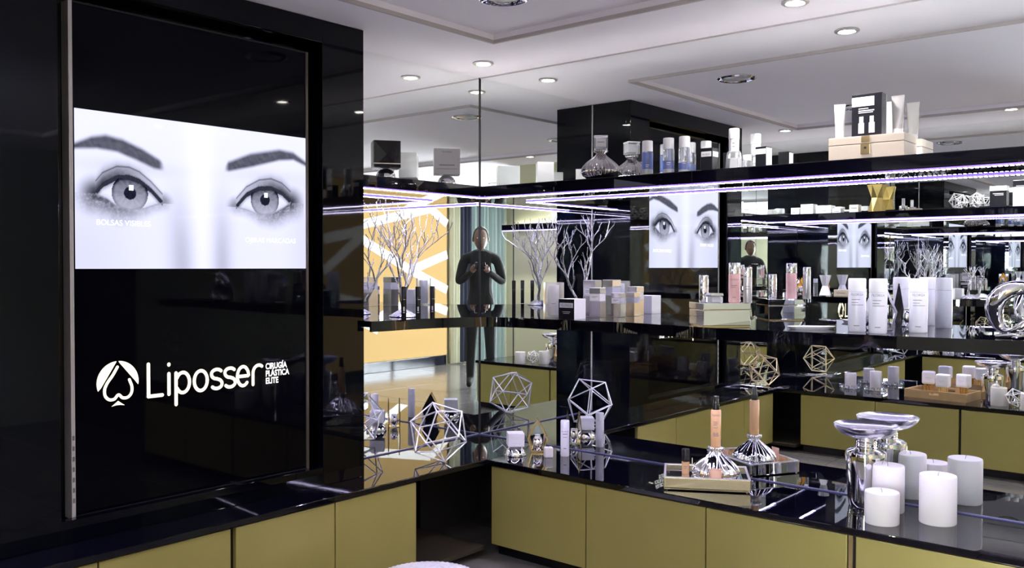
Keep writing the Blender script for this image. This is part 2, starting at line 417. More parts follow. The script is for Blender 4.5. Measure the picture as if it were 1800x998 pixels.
# wall C: local x = +y
dC = XCF - XC
cabinet('two-door gold cabinet opposite, reflected behind the silver pedestal dish', (XCF - .012, 0, 0), pi / 2, [(-1.068, -.575), (-1.566, -1.068)], dC - .012, -1.567, -.575)
cabinet('two-door gold cabinet at the free end of the opposite counter', (XCF - .012, 0, 0), pi / 2, [(-2.0, -1.575), (YEND + .01, -2.0)], dC - .012, YEND, -1.57)
# corner niches: open black compartments with a low board
def niche(label, x0, x1, y0, y1):
    t = thing('corner_niche', label, 'cabinet', (0, 0, 0), group='open corner compartments')
    MB().box(x0, x1, y0, y1, .035, .055).build('board', 'niche_wood', t, bevel=.003)
    MB().box(x0, x1, y1 - .012, y1, .055, ZG1).build('back_panel', 'black_gloss', t)
niche('open black corner niche between the gold cabinets', -.815, -.44, -.43, -.02)
niche('open dark corner niche of the opposite counter, seen in the mirror', XC + .02, -2.55, -.56, -.02)

wt = thing('worktop', 'glossy black counter top running round the mirrored walls', 'counter', (0, 0, 0))
poly = [(-.0015, -.0015), (-.0015, -3.05), (-DC, -3.05), (-DC, -DC), (XCF, -DC), (XCF, YEND), (XC + .0015, YEND), (XC + .0015, -.0015)]
MB().prism(poly, ZG1 + .006, ZC).build('slab', 'black_counter', wt, bevel=.003)
MB().box(-.004, -.0005, -3.04, -.004, ZC + .0005, ZC + .0045).build('mirror_joint', 'joint', wb)
MB().box(PX1 + .002, -.004, -.004, -.0005, ZC + .0005, ZC + .0045).build('mirror_joint', 'joint', wa)

# ================================================================== shelves with LED tape
def chain(pts, n=8):
    """Catmull-Rom through 2-D points"""
    out = []
    P = [Vector(pts[0]) * 2 - Vector(pts[1])] + [Vector(p) for p in pts] + [Vector(pts[-1]) * 2 - Vector(pts[-2])]
    for i in range(1, len(P) - 2):
        for k in range(n):
            t = k / n; a, b, c, d = P[i - 1:i + 3]
            out.append(.5 * ((2 * b) + (c - a) * t + (2 * a - 5 * b + 4 * c - d) * t * t + (3 * b - a - 3 * c + d) * t ** 3))
    out.append(P[-2]); return [(v.x, v.y) for v in out]
fA = [(-.964, -.30), (-.86, -.31), (-.764, -.31), (-.62, -.335), (-.50, -.39)]
fB = [(-.415, -.47), (-.385, -.60), (-.385, -.75), (-.345, -1.10), (-.395, -1.40), (-.385, -1.75), (-.345, -2.15), (-.31, -2.5), (-.31, -3.0)]
front = chain(fA + fB)
ms = thing('shelf', 'wavy-edged glossy black middle shelf on the mirrored walls', 'shelf', (0, 0, 0), group='black display shelves')
def inner(path, w_, side):
    P = [Vector(p) for p in path]; Q = []
    for i in range(len(P)):
        d = (P[min(i + 1, len(P) - 1)] - P[max(i - 1, 0)]).normalized(); Q.append(tuple(P[i] + Vector((-d.y, d.x)) * w_ * side))
    return Q
def fascia(path, side, z0, z1, parent):
    q = inner(path, .012, side); mb = MB(); n = len(path)
    mb.v = [(x, y, z0) for x, y in path] + [(x, y, z0) for x, y in q] + [(x, y, z1) for x, y in path] + [(x, y, z1) for x, y in q]
    for i in range(n - 1):
        mb.f += [(i, i + 1, n + i + 1, n + i), (i, i + 1, 2 * n + i + 1, 2 * n + i), (n + i, n + i + 1, 3 * n + i + 1, 3 * n + i), (2 * n + i, 2 * n + i + 1, 3 * n + i + 1, 3 * n + i)]
    for i in (0, n - 1): mb.f.append((i, n + i, 3 * n + i, 2 * n + i))
    mb.build('fascia', 'black_counter', parent, True)
MB().prism([(-.964, -.0015)] + inner(front, .0122, 1) + [(-.0015, -3.0), (-.0015, -.0015)], ZM - .024, ZM).build('board', 'black_counter', ms)
fascia(front, 1, ZM - .042, ZM, ms)
msc = thing('shelf', 'glossy black middle shelf opposite, reflected behind the white bottles', 'shelf', (0, 0, 0), group='black display shelves')
frC = chain([(PX0 - .002, -.33), (-2.55, -.36), (-2.72, -.45), (-2.80, -.6), (-2.78, -.9), (-2.80, -1.3), (-2.84, -1.55), (-2.95, -1.70)])
MB().prism([(PX0 - .002, -.0015)] + inner(frC, .0122, -1) + [(XC + .0015, -1.72), (XC + .0015, -.0015)], ZM - .012, ZM + .012).build('board', 'black_counter', msc)
fascia(frC, -1, ZM - .030, ZM + .012, msc)
chip = lambda mb, x, y, z, hx=.0068, hy=.0068: mb.box(x - hx, x + hx, y - hy, y + hy, z - .003, z)
def led_path(path, inset, z, parent, side):
    P = [Vector(p) for p in path]; tape = MB(); chips = MB(); acc = 0.; Q = []
    for i in range(len(P)):
        d = (P[min(i + 1, len(P) - 1)] - P[max(i - 1, 0)]).normalized(); Q.append(P[i] + Vector((-d.y, d.x)) * inset * side)
    for a, b in zip(Q, Q[1:]):
        d = b - a; L = d.length; u = d.normalized(); n = Vector((-u.y, u.x)) * .008
        tape.prism([tuple(a + n), tuple(b + n), tuple(b - n), tuple(a - n)], z - .003, z)
        t_ = .0166 - acc
        while t_ <= L: c = a + u * t_; chip(chips, c.x, c.y, z - .003); t_ += .0166
        acc = L - (t_ - .0166)
    lt = tape.build('led_tape', 'led_tape', parent); chips.build('led_chips', 'led_emit', lt)['kind'] = 'stuff'
led_path([p for p in front if p[0] > -.95 and p[1] > -2.98], .03, ZM - .024, ms, 1)
led_path([p for p in frC if p[1] > -1.66], .03, ZM - .012, msc, -1)
def top_shelf(label, poly, runs, ups, ulabel):
    t = thing('shelf', label, 'shelf', (0, 0, 0), group='black display shelves')
    MB().prism(poly, ZTB, ZT).build('board', 'black_counter', t, bevel=.003)
    tape = MB(); chips = MB()
    for (x0, y0, x1, y1) in runs:
        L = sqrt((x1 - x0) ** 2 + (y1 - y0) ** 2); n = int(L / .0166)
        hx, hy = (.010, 0) if abs(x1 - x0) < abs(y1 - y0) else (0, .010)
        tape.box(min(x0, x1) - hx, max(x0, x1) + hx, min(y0, y1) - hy, max(y0, y1) + hy, ZTB - .0055, ZTB)
        for k in range(n + 1): 
            cx_, cy_ = x0 + (x1 - x0) * k / n, y0 + (y1 - y0) * k / n; a_, b_ = (.0085 if hx else .004), (.0085 if hy else .004)
            chips.box(cx_ - a_, cx_ + a_, cy_ - b_, cy_ + b_, ZTB - .0072, ZTB - .0054)
    lt = tape.build('led_tape', 'led_tape', t)
    chips.build('led_chips', 'led_emit', lt)['kind'] = 'stuff'
    ut = thing('led_uplight', ulabel, 'light', (0, 0, ZT + .0003), group='LED uplight strips')  # hidden strip, added to brighten the ceiling
    ch = MB()
    for (x0, y0, x1, y1) in ups:
        MB().box(x0, x1, y0, y1, 0, .003).build('uplight_tape', 'uplight_soft' if x1 - x0 > y1 - y0 else 'uplight_tape', ut)
        if x1 - x0 > y1 - y0: ch.box(x0, x1, y0 - .004, y0 - .002, 0, .016)
        elif x0 > -1: ch.box(x0 - .004, x0 - .002, y0, y1, 0, .016)
        else: ch.box(x1 + .002, x1 + .004, y0, y1, 0, .016)
    ch.build('tape_channel', 'black_matte', ut)  # lips added to shield shelf items from the fill strips
    return t
e = .0115
top_shelf('glossy black top shelf with violet-white LED tape on the mirrored walls',
          [(PX1 + .002, -.0015), (PX1 + .002, -DL), (-DL, -DL), (-DL, -3.0), (-.0015, -3.0), (-.0015, -.0015)],
          [(PX1 + .01, -DL + e, -DL + e, -DL + e), (-DL + e, -DL + e, -DL + e, -2.99)],
          [(PX1 + .02, -.03, -.024, -.012), (-.024, -2.98, -.012, -.03)], 'slim LED uplight strip along the back of the top shelf')
top_shelf('glossy black top shelf with LED tape opposite, seen only in the mirror',
          [(PX0 - .002, -.0015), (PX0 - .002, -DL), (XC + DL + .02, -DL), (XC + DL + .02, -2.38), (XC + .0015, -2.38), (XC + .0015, -.0015)],
          [(PX0 - .01, -DL + e, XC + DL - e, -DL + e), (XC + DL + .02 - e, -DL + e, XC + DL + .02 - e, -2.37)],
          [(XC + .03, -.024, PX0 - .02, -.012), (XC + .012, -2.36, XC + .024, -.03)], 'slim LED uplight strip along the back of the opposite top shelf')

# ================================================================== screen housing and television
RX0, RX1, RZ0, RZ1 = -2.14, -1.168, .49, 2.10
hz = thing('screen_housing', 'tall glossy black surround built round the upright screen', 'panel', (0, PY, ZC))
def hp(name, x0, x1, z0, z1, y0=0., y1=.03): return MB().box(x0, x1, y0, y1, z0 - ZC, z1 - ZC).build(name, 'black_housing', hz, bevel=.0015)
hp('front_panel', RX1, PX1, ZC + .0005, ZCEIL - .001)
hp('front_panel', PX0, RX0, ZC + .0005, ZCEIL - .001)
hp('front_panel', RX0, RX1, ZC + .0005, RZ0); hp('front_panel', RX0, RX1, RZ1, ZCEIL - .001)
hp('side_panel', PX1 - .025, PX1, ZC + .0005, ZCEIL - .001, .03, -PY - .002)
hp('side_panel', PX0, PX0 + .025, ZC + .0005, ZCEIL - .001, .03, -PY - .002)
hp('back_panel', RX0 - .03, RX1 + .03, RZ0 - .03, RZ1 + .03, .085, .10)
TVX0, TVX1, TVZ0, TVZ1, TVY = -2.094, -1.207, .482, 2.062, -.22
tv = thing('television', 'upright black screen showing two eyes above a white logo', 'television', ((TVX0 + TVX1) / 2, TVY, TVZ0))
hw = (TVX1 - TVX0) / 2; hh = TVZ1 - TVZ0
MB().box(-hw + .013, hw - .013, 0, .035, .010, hh - .006).build('screen', 'screen_black', tv)
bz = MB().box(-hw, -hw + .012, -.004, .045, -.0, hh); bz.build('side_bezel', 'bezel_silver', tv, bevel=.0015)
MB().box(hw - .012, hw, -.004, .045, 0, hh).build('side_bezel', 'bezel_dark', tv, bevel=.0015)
MB().box(-hw + .012, hw - .012, -.004, .045, hh - .006, hh).build('edge_bezel', 'black_plastic', tv)
MB().box(-hw + .012, hw - .012, -.004, .045, 0, .010).build('edge_bezel', 'black_plastic', tv)
bt = MB()
for k in range(7): bt.box(-hw + .003, -hw + .009, -.0055, -.004, .05 + .032 * k, .064 + .032 * k)
bt.build('button_marks', 'grey_print', tv)
# painted picture -----------------------------------------------------
def lerp(a, b, t): return a + (b - a) * t
def sm(a, b, x):
    t = max(0., min(1., (x - a) / (b - a))); return t * t * (3 - 2 * t)
def piece(pts, u):
    for (a, b), (c, d) in zip(pts, pts[1:]):
        if a <= u <= c: return lerp(b, d, (u - a) / (c - a) if c > a else 0)
    return None
LBT = [(-.02, .77), (.005, .787), (.06, .833), (.112, .854), (.176, .837), (.252, .788), (.327, .721), (.345, .675)]
LBB = [(-.02, .73), (.005, .745), (.08, .758), (.154, .749), (.23, .706), (.297, .663), (.345, .655)]
RBT = [(.592, .70), (.614, .758), (.721, .836), (.861, .889), (.934, .88), (1.02, .80)]
RBB = [(.592, .69), (.62, .69), (.72, .733), (.861, .804), (.934, .82), (1.02, .77)]
LEU = [(.075, .475), (.10, .53), (.153, .583), (.20, .59), (.24, .57), (.285, .515), (.33, .439)]
LEL = [(.075, .475), (.115, .45), (.152, .405), (.21, .385), (.26, .398), (.30, .425), (.33, .439)]
REU = [(.652, .441), (.70, .53), (.761, .582), (.82, .592), (.875, .56), (.92, .50)]
REL = [(.652, .441), (.70, .428), (.765, .395), (.83, .412), (.88, .455), (.92, .50)]
def hsh(i, j):
    n = (i * 374761393 + j * 668265263) & 0xffffffff; n = ((n ^ (n >> 13)) * 1274126177) & 0xffffffff; return ((n ^ (n >> 16)) & 0xffff) / 65535.
def vn(x, y):
    i, j = math.floor(x), math.floor(y); fx, fy = x - i, y - j; fx = fx * fx * (3 - 2 * fx); fy = fy * fy * (3 - 2 * fy)
    return lerp(lerp(hsh(i, j), hsh(i + 1, j), fx), lerp(hsh(i, j + 1), hsh(i + 1, j + 1), fx), fy)
def eye(u, v, g, U, L, ic, ir, s):
    a, b = piece(U, u), piece(L, u)
    asp = 1.75
    c0, c1 = U[0][0], U[-1][0]
    # smoky shade round the lids
    if c0 - .09 < u < c1 + .07:
        uu = min(max(u, c0), c1); A, B = piece(U, uu), piece(L, uu)
        dx = max(c0 - u, u - c1, 0) * asp
        outer = (c1 - u) / (c1 - c0) if s > 0 else (u - c0) / (c1 - c0)     # 0 at the outer corner side
        o = 1 - sm(0, .9, outer)
        n = vn(u * 90, v * 45) * .5 + vn(u * 200, v * 120) * .5
        if v >= A:
            d = sqrt((v - A) ** 2 + dx * dx); k = (.80 + .20 * o) * (1 - sm(.015, .10 + .055 * o, d)); g = lerp(g, .025 + .12 * n * (1 - o) + .05 * n, k)
            if dx == 0: g = lerp(g, .05, .8 * math.exp(-((v - A - .062 - .02 * o) / .006) ** 2)); g = lerp(g, .62, .55 * math.exp(-((v - A - .036) / .012) ** 2) * (1 - o) ** 2)
        elif v <= B:
            d = sqrt((B - v) ** 2 + dx * dx); k = (.42 + .58 * o) * (1 - sm(.005, .085 + .10 * o, d)); g = lerp(g, .03 + .40 * n * n, k)
        else:
            d = dx; g = lerp(g, .04 + .15 * n, (.3 + .7 * o) * (1 - sm(.02, .15, d)))
    if a is not None and b <= v <= a:
        g = .80 - .15 * sm(.04, .0, v - b) - .55 * sm(.05, 0., a - v)
        r = sqrt(((u - ic[0]) * asp) ** 2 + (v - ic[1]) ** 2)
        if r < ir:
            ang = atan2(v - ic[1], u - ic[0]); g = .17 + .10 * vn(ang * 7 + 9, r * 30) + .20 * sm(ic[1] + .03, ic[1] - .09, v) - .16 * sm(ir * .78, ir, r)
            g -= .14 * sm(.06, 0, a - v)
            if r < ir * .34: g = .012
            g = max(g, .01)
        if abs(u - ic[0] - .004) < .009 and abs(v - ic[1] - .035) < .017: g = 1.2
    if a is not None and abs(v - a - .004) < .017: g = min(g, .03)
    if a is not None and abs(v - b) < .006: g = lerp(g, .35, .6)
    return g
def picture(u, v):
    g = .80 + .05 * v - .10 * sm(.35, 0, u) * sm(.7, .1, v)
    g += .10 * math.exp(-((u - .49) / .06) ** 2)
    g -= .30 * math.exp(-((u - .385 - .03 * (1 - v)) / .055) ** 2) * sm(.75, .05, v)
    g -= .30 * math.exp(-((u - .585) / .045) ** 2) * sm(.78, .0, v)
    g -= .10 * sm(.85, 1.02, u) * sm(.9, .4, v)
    g -= .12 * math.exp(-(((u - .20) / .2) ** 2 + ((v - .66) / .05) ** 2)) + .10 * math.exp(-(((u - .80) / .17) ** 2 + ((v - .68) / .05) ** 2))
    g = eye(u, v, g, LEU, LEL, (.203, .492), .122, -1)
    g = eye(u, v, g, REU, REL, (.790, .506), .122, 1)
    for T, B in ((LBT, LBB), (RBT, RBB)):
        t, b = piece(T, u), piece(B, u)
        if t is not None and b is not None and b - .03 < v < t + .03:
            n = .5 * vn(u * 110 + v * 40, v * 24 - u * 14) + .5 * vn(u * 60, v * 50)
            k = sm(b - .012, b + .02, v) * sm(t + .02, t - .02, v)
            ends = sm(T[0][0] if T is RBT else -.1, (T[0][0] + .03) if T is RBT else -.09, u) * sm(LBT[-1][0] if T is LBT else 1.2, (LBT[-1][0] - .03) if T is LBT else 1.19, u)
            g = lerp(g, .022 + .075 * n, k * ends * .95)
    g = max(.006, g + .012 * (vn(u * 300, v * 170) - .5))
    return (g * .90, g * .91, min(1.3, g * 1.16 + .012))
NU, NV = 400, 230
vs = []; cols = []
for j in range(NV + 1):
    for i in range(NU + 1):
        u, v = i / NU, j / NV; vs.append((lerp(-2.077, -1.218, u), 0, lerp(-.012, .478, v))); cols.append((*picture(u, v), 1.))
fs = [(j * (NU + 1) + i, j * (NU + 1) + i + 1, (j + 1) * (NU + 1) + i + 1, (j + 1) * (NU + 1) + i) for j in range(NV) for i in range(NU)]
me = bpy.data.meshes.new('picture'); me.from_pydata(vs, [], fs)
at_ = me.color_attributes.new('picture', 'FLOAT_COLOR', 'POINT'); at_.data.foreach_set('color', [c for q in cols for c in q])
pc = put('picture', me, 'screen_picture', tv, (-tv.location.x, -.0015, 1.26 - TVZ0)); tag(pc, 'pale blue close-up photograph of two eyes and dark eyebrows')
def onscreen(mb, name, material, x, z, dy=-.003): return mb.build(name, material, tv, loc=(x - tv.location.x, dy, z + 1.26 - TVZ0))
tx = text_mb('BOLSAS VISIBLES', .0245, False); onscreen(tx, 'caption', 'caption_light', -2.013, .125)
tx = text_mb('OJERAS MARCADAS', .0245, False); onscreen(tx, 'caption', 'caption_light', -1.483, .082)
# logo: spade in a broken disc ---------------------------------------
LX, LZ = -1.9475, -.372      # middle of the disc
def shp(name, pts, material='logo_light'):
    mb = MB(); mb.add([(x, 0, z) for x, z in pts], [tuple(range(len(pts)))]); return onscreen(mb, name, material, LX, LZ)
# measured in units of the disc radius
q = .068
def sc(pts): return [(a * q, b * q) for a, b in pts]
shp('logo_arc', sc([(-.06, .98)] + arc(0, 0, 1, 1, 95, 200, 16) + [(-.80, -.20), (-.45, .35)]))
shp('logo_arc', sc([(.97, -.18)] + arc(0, 0, 1, 1, -8, 88, 16) + [(.06, .93), (.5, .40), (.82, .02)]))
sp = [(-.02, .72), (-.25, .35), (-.50, .02), (-.63, -.28), (-.60, -.58), (-.42, -.76), (-.18, -.76), (.02, -.58), (.22, -.74), (.46, -.74), (.64, -.56), (.67, -.26), (.55, .08)]
spc = chain(sp, 6)
onscreen(stroke_mb(sc(spc), .0095), 'logo_spade', 'logo_light', LX, LZ)
shp('logo_foot', sc([(-.32, -1.10), (0, -.86), (.32, -1.10), (.1, -1.06), (-.1, -1.06)]))
# wordmark 'Liposser' from strokes; unit = x-height
xh, wd = .079, .0118
def word(strokes, x):
    for s_ in strokes:
        onscreen(stroke_mb([(a * xh, b * xh) for a, b in s_], wd), 'logo_letter', 'logo_light', x, -.4335)
S_ = arc(.30, .73, .26, .19, 35, 180, 8) + arc(.30, .73, .26, .22, 180, 270, 5)[1:] + arc(.30, .27, .26, .22, 90, 0, 5)[1:] + arc(.30, .27, .26, .19, 0, -145, 8)[1:]
cur = -1.846
word([[(0, 1.40), (0, .07)], [(0, .07), (.60, .07)]], cur)
word([[(0, .07), (0, .93)], [(0, 1.30), (0.001, 1.33)]], cur + .90 * xh)
word([[(0, -.40), (0, .93)], arc(.31, .5, .31, .43, 150, -150, 20)], cur + 1.22 * xh)
word([arc(.31, .5, .31, .43, 0, 360, 26)], cur + 2.06 * xh)
word([S_], cur + 2.84 * xh); word([S_], cur + 3.50 * xh)
word([[(.02, .50), (.58, .50)] + arc(.30, .5, .29, .43, 0, 315, 24)], cur + 4.16 * xh)
word([[(0, .07), (0, .55)] + arc(.30, .58, .30, .35, 180, 55, 10)], cur + 4.98 * xh)
for k, s_ in enumerate(('CIRUG\u00cdA', 'PL\u00c1STICA', 'ELITE')):
    onscreen(text_mb(s_, .030, False, .78, .0009), 'logo_text', 'logo_white', -1.400, -.3775 - .0265 * k)

# ================================================================== things on the counter
ICO = []
ph = (1 + sqrt(5)) / 2
for a in (-1, 1):
    for b in (-1, 1):
        ICO += [Vector((0, a, b * ph)), Vector((a, b * ph, 0)), Vector((b * ph, 0, a))]
ICO = [v.normalized() for v in ICO]
EDG = [(i, j) for i in range(12) for j in range(i) if (ICO[i] - ICO[j]).length < 1.1]
strut_cache = {}
def wire_polyhedron(loc, r, material, label, rot=(0, 0, 0), rod=.0031, group='open wire polyhedra'):
    t = thing('wire_polyhedron', label, 'ornament', loc, 0, group)
    M = Matrix.Rotation(rot[2], 3, 'Z') @ Matrix.Rotation(rot[1], 3, 'Y') @ Matrix.Rotation(rot[0], 3, 'X')
    V = [M @ v * r for v in ICO]; zmin = min(v.z for v in V); V = [v - Vector((0, 0, zmin - rod * 1.6)) for v in V]
    L = (V[EDG[0][0]] - V[EDG[0][1]]).length; key = (round(L, 4), material)
    if key not in strut_cache: strut_cache[key] = MB().lathe([(rod, -L / 2), (rod, L / 2)], 8).mesh('strut', True)
    for i, j in EDG:
        o = put('strut', strut_cache[key], material, t); d = V[i] - V[j]
        o.rotation_mode = 'QUATERNION'; o.rotation_quaternion = d.to_track_quat('Z', 'Y'); o.location = (V[i] + V[j]) / 2
    jt = MB()
    for v in V: jt.lathe([(0, v.z - rod * 1.5), (rod * 1.4, v.z), (0, v.z + rod * 1.5)], 8, (v.x, v.y))
    jt.build('joints', material, t, True)
    return t
wire_polyhedron((-.562, -.272, ZC), .132, 'silver_wire', 'silver wire polyhedron on the counter beside the mirrored corner', (.25, .35, .5))

def carton(loc, rotz, wx, wy, h, label, material='white_paper', title=None, rows=None, tmat='grey_print', group=None, name='carton', band=None, cat='box'):
    t = thing(name, label, cat, loc, rotz, group)
    MB().box(-wx / 2, wx / 2, -wy / 2, wy / 2, 0, h).build('box_body', material, t, bevel=.0015)
    fl = -wy / 2 - .0006
    if band:
        bm_, z0, z1 = band
        MB().box(-wx / 2 - .0005, wx / 2 + .0005, -wy / 2 - .0005, wy / 2 + .0005, h * z0, h * z1).build('label_band', bm_, t)
    if title:
        sz, zz, tm_ = title[1], title[2], title[3] if len(title) > 3 else tmat
        text_mb(title[0], sz).build('lettering', tm_, t, loc=(0, fl - .0005, zz))
    if rows:
        for rw in rows: lines_mb([rw]).build('print_line', tmat, t, loc=(0, fl, 0))
    return t
def dome(loc, r, label, group='silver dome stands'):
    t = thing('dome_stand', label, 'stand', loc, 0, group)
    MB().lathe([(r * .98, 0), (r, .003)] + [(r * cos(radians(a)), .003 + r * .92 * sin(radians(a))) for a in range(8, 76, 8)] + [(r * .22, r * .92), (r * .22, r * .95), (0, r * .95)], 32).build('dome', 'chrome', t, True)
    MB().lathe([(r * 1.0, 0), (r * 1.04, .001), (r * 1.04, .005), (r, .006)], 32).build('foot_ring', 'chrome', t, True)
    return t
p = at(906, 800, ZC); fr = facecam(p)
dome(p, .045, 'silver dome stand on the counter beside the diamond holder')
carton(p + Vector((0, 0, .0440)), fr + .12, .072, .072, .058, 'small white box resting on the silver counter dome', rows=[(-.02, .02, .040, .002), (-.018, .018, .033, .0015), (-.02, .02, .014, .002)], tmat='pale_print', name='cream_box')

DIA = [(0, .150), (.047, .062), (.027, 0), (-.027, 0), (-.047, .062)]
def diamond_holder(loc, rotz, label, back='mirror_deco', s=1.0, frame='brass'):
    t = thing('diamond_holder', label, 'candle holder', loc, rotz, 'diamond shaped holders')
    def plate(y, th, material, inner=None):
        mb = MB(); pts = [(a * s, b * s) for a, b in DIA]; n = len(pts)
        if inner is None:
            mb.add([(a, y, b) for a, b in pts] + [(a, y + th, b) for a, b in pts], [tuple(range(n)), tuple(reversed(range(n, 2 * n)))] + [(i, (i + 1) % n, n + (i + 1) % n, n + i) for i in range(n)])
        else:
            c = (0, .058 * s); q = [(c[0] + (a - c[0]) * inner, c[1] + (b - c[1]) * inner) for a, b in pts]
            mb.add([(a, y, b) for a, b in pts] + [(a, y, b) for a, b in q] + [(a, y + th, b) for a, b in pts] + [(a, y + th, b) for a, b in q],
                   [(i, (i + 1) % n, n + (i + 1) % n, n + i) for i in range(n)] + [(2 * n + i, 3 * n + i, 3 * n + (i + 1) % n, 2 * n + (i + 1) % n) for i in range(n)]
                   + [(i, 2 * n + i, 2 * n + (i + 1) % n, (i + 1) % n) for i in range(n)] + [(n + i, n + (i + 1) % n, 3 * n + (i + 1) % n, 3 * n + i) for i in range(n)])
        return mb
    plate(.026, .0025, None).build('mirror_plate', back, t)
    plate(.029, .0015, None).build('dark_backing', 'black_plastic', t)
    plate(-.030, .004, None, .84).build('front_frame', frame, t)
    MB().box(-.026 * s, .026 * s, -.03, .029, 0, .004).build('base_plate', 'mirror_deco', t)
    gb = MB().lathe([(0, .004), (.012, .004), (.018, .014), (.0215, .03), (.021, .045), (.016, .056), (.012, .058), (.0105, .055), (.014, .046), (0, .040)], 20)
    gb.build('glass_cup', 'chrome', t, True)
    MB().lathe([(.012, .056), (.0125, .066), (0, .066)], 16).build('tealight', 'white_wax', t, True)
    return t
p = at(945, 793, ZC); diamond_holder(p, facecam(p), 'brass-edged diamond mirror holder with a silver cup beside the white cube')
def bottle(loc, rotz, r, h, cap, label, body='white_gloss', capm='white_gloss', rows=None, title=None, group=None, name='cosmetic_bottle', cap_r=1.0, tmat='grey_print', neck=False, cat='bottle'):
    t = thing(name, label, cat, loc, rotz, group)
    hb = h - cap
    MB().lathe([(0, 0), (r * .92, 0), (r, .003), (r, hb - .003), (r * .97, hb)] + ([(r * .5, hb + .004), (r * .5, hb + .008)] if neck else []) + [(0, hb + (.008 if neck else 0))], 28).build('bottle_body', body, t, True)
    c = r * cap_r
    MB().lathe([(0, hb + .0005), (c, hb + .0005), (c, h - .004), (c * .93, h), (0, h)], 28).build('cap', capm, t, True)
    if rows: Rows(rows, r + .0004).build('print_line', tmat, t)
    if title: bend(text_mb(title[0], title[1]), r + .0005).xform(Matrix.Translation((0, 0, title[2]))).build('lettering', tmat, t)
    return t
p = at(993, 801, ZC); bottle(p, facecam(p), .0195, .158, .035, 'slim white bottle standing by itself on the counter near the corner', rows=[(-.010, .012, .098, .003), (-.010, .010, .085, .002), (-.006, .006, .035, .003)], title=('FILORGA', .009, .108))
p = at(964, 803, ZC)
t = thing('cube_candle', 'little white cube candle beside the brass diamond holder', 'candle', p, facecam(p) + .2)
MB().box(-.018, .018, -.018, .018, 0, .044).build('wax', 'white_wax', t, bevel=.004); MB().tube([(0, 0, .043), (.001, 0, .05)], .0008, 5).build('wick', 'black_matte', t)

# mirrored tray with make-up ------------------------------------------
fl_, fr_ = at(1167, 861, ZC), at(1321, 868, ZC)
d = (fr_ - fl_); L = .315; ang = atan2(d.y, d.x)
T0 = fl_.copy()
tr = thing('mirrored_tray', 'mirrored display tray of make-up on the black counter', 'tray', T0, ang)
TD, THH = .235, .048
MB().box(0, L, 0, TD, .006, .012).build('tray_floor', 'mirror_deco', tr)
MB().box(0, L, 0, .006, .004, THH).build('tray_front', 'champagne', tr, bevel=.0012)
for nm, (x0, x1, y0, y1) in ( ('tray_side', (0, L, TD - .006, TD)), ('tray_side', (0, .006, .006, TD - .006)), ('tray_side', (L - .006, L, .006, TD - .006))):
    MB().box(x0, x1, y0, y1, .004, THH).build(nm, 'mirror_deco', tr, bevel=.0012)
rim = MB(); rim.box(-.001, L + .001, -.001, .007, THH, THH + .003).box(-.001, L + .001, TD - .007, TD + .001, THH, THH + .003).box(-.001, .007, .007, TD - .007, THH, THH + .003).box(L - .007, L + .001, .007, TD - .007, THH, THH + .003)
rim.build('rim', 'bezel_silver', tr)
for x in (.01, L - .01):
    for y in (.01, TD - .01): MB().lathe([(.006, 0), (.006, .005)], 10, (x, y)).build('foot', 'chrome', tr)
def local(t0, a, x, y, z): return Vector((t0.x + cos(a) * x - sin(a) * y, t0.y + sin(a) * x + cos(a) * y, z))
def onion(loc, label, s=1.0, group='ribbed silver bulb stands', metal='chrome'):
    t = thing('ribbed_stand', label, 'stand', loc, .3, group)
    prof = [(.045, 0), (.066, .004), (.083, .016), (.090, .032), (.089, .046), (.080, .063), (.063, .081), (.043, .097), (.027, .110), (.020, .119)]
    MB().lathe([(r * s, z * s) for r, z in prof], 96, flute=28, famp=.11).build('ribbed_bulb', metal, t, True)
    MB().lathe([(r * s, z * s) for r, z in [(.019, .118), (.021, .122), (.030, .127), (.033, .133), (.030, .139), (.024, .141), (0, .141)]], 48, flute=16, famp=.12).build('collar', metal, t, True)
    return t
TF = ZC + .0125
po = at(1265, 826, TF); po = Vector((-.168, -1.382, TF))
onion(po, 'ribbed silver bulb stand in the mirrored tray', .95)
pf = po + Vector((0, 0, .1345))
t = thing('foundation_bottle', 'tall tan foundation bottle balanced on the ribbed bulb in the tray', 'bottle', pf, facecam(pf))
MB().lathe([(0, 0), (.0185, 0), (.0195, .002), (.0195, .138), (.017, .141), (0, .141)], 24).build('bottle_body', 'foundation', t, True)
MB().lathe([(.0125, .141), (.0130, .160), (.0125, .162), (0, .162)], 20).build('pump_collar', 'black_plastic', t, True)
MB().lathe([(.0095, .162), (.0085, .186), (.006, .189), (0, .189)], 20).build('pump_head', 'black_plastic', t, True)
MB().lathe([(.0110, .162), (.0106, .192), (.0098, .193), (.0098, .163)], 20).build('clear_cap', 'glass', t, True)
bend(text_mb('FILORGA', .0085), .0200).xform(Matrix.Translation((0, 0, .118))).build('lettering', 'grey_print', t)
Rows([(-.010, .006, .094, .0022), (-.010, .008, .088, .0018), (-.010, .002, .082, .0018), (-.010, .006, .072, .002)], .0199).build('print_line', 'grey_print', t)
bend(text_mb('BB', .021), .0200).xform(Matrix.Translation((0, 0, .040))).build('lettering', 'grey_print', t)
p = at(1205, 832, TF)
t = thing('concealer_bottle', 'small tan bottle with a black cap in the tray corner', 'bottle', p, facecam(p))
MB().lathe([(0, 0), (.0145, 0), (.0155, .002), (.0155, .048), (.012, .050), (0, .050)], 20).build('bottle_body', 'foundation', t, True)
MB().lathe([(.0155, .0505), (.0155, .097), (.0145, .099), (0, .099)], 20).build('cap', 'black_plastic', t, True)
Rows([(-.007, .007, .03, .002), (-.007, .004, .024, .0016)], .0158).build('print_line', 'grey_print', t)
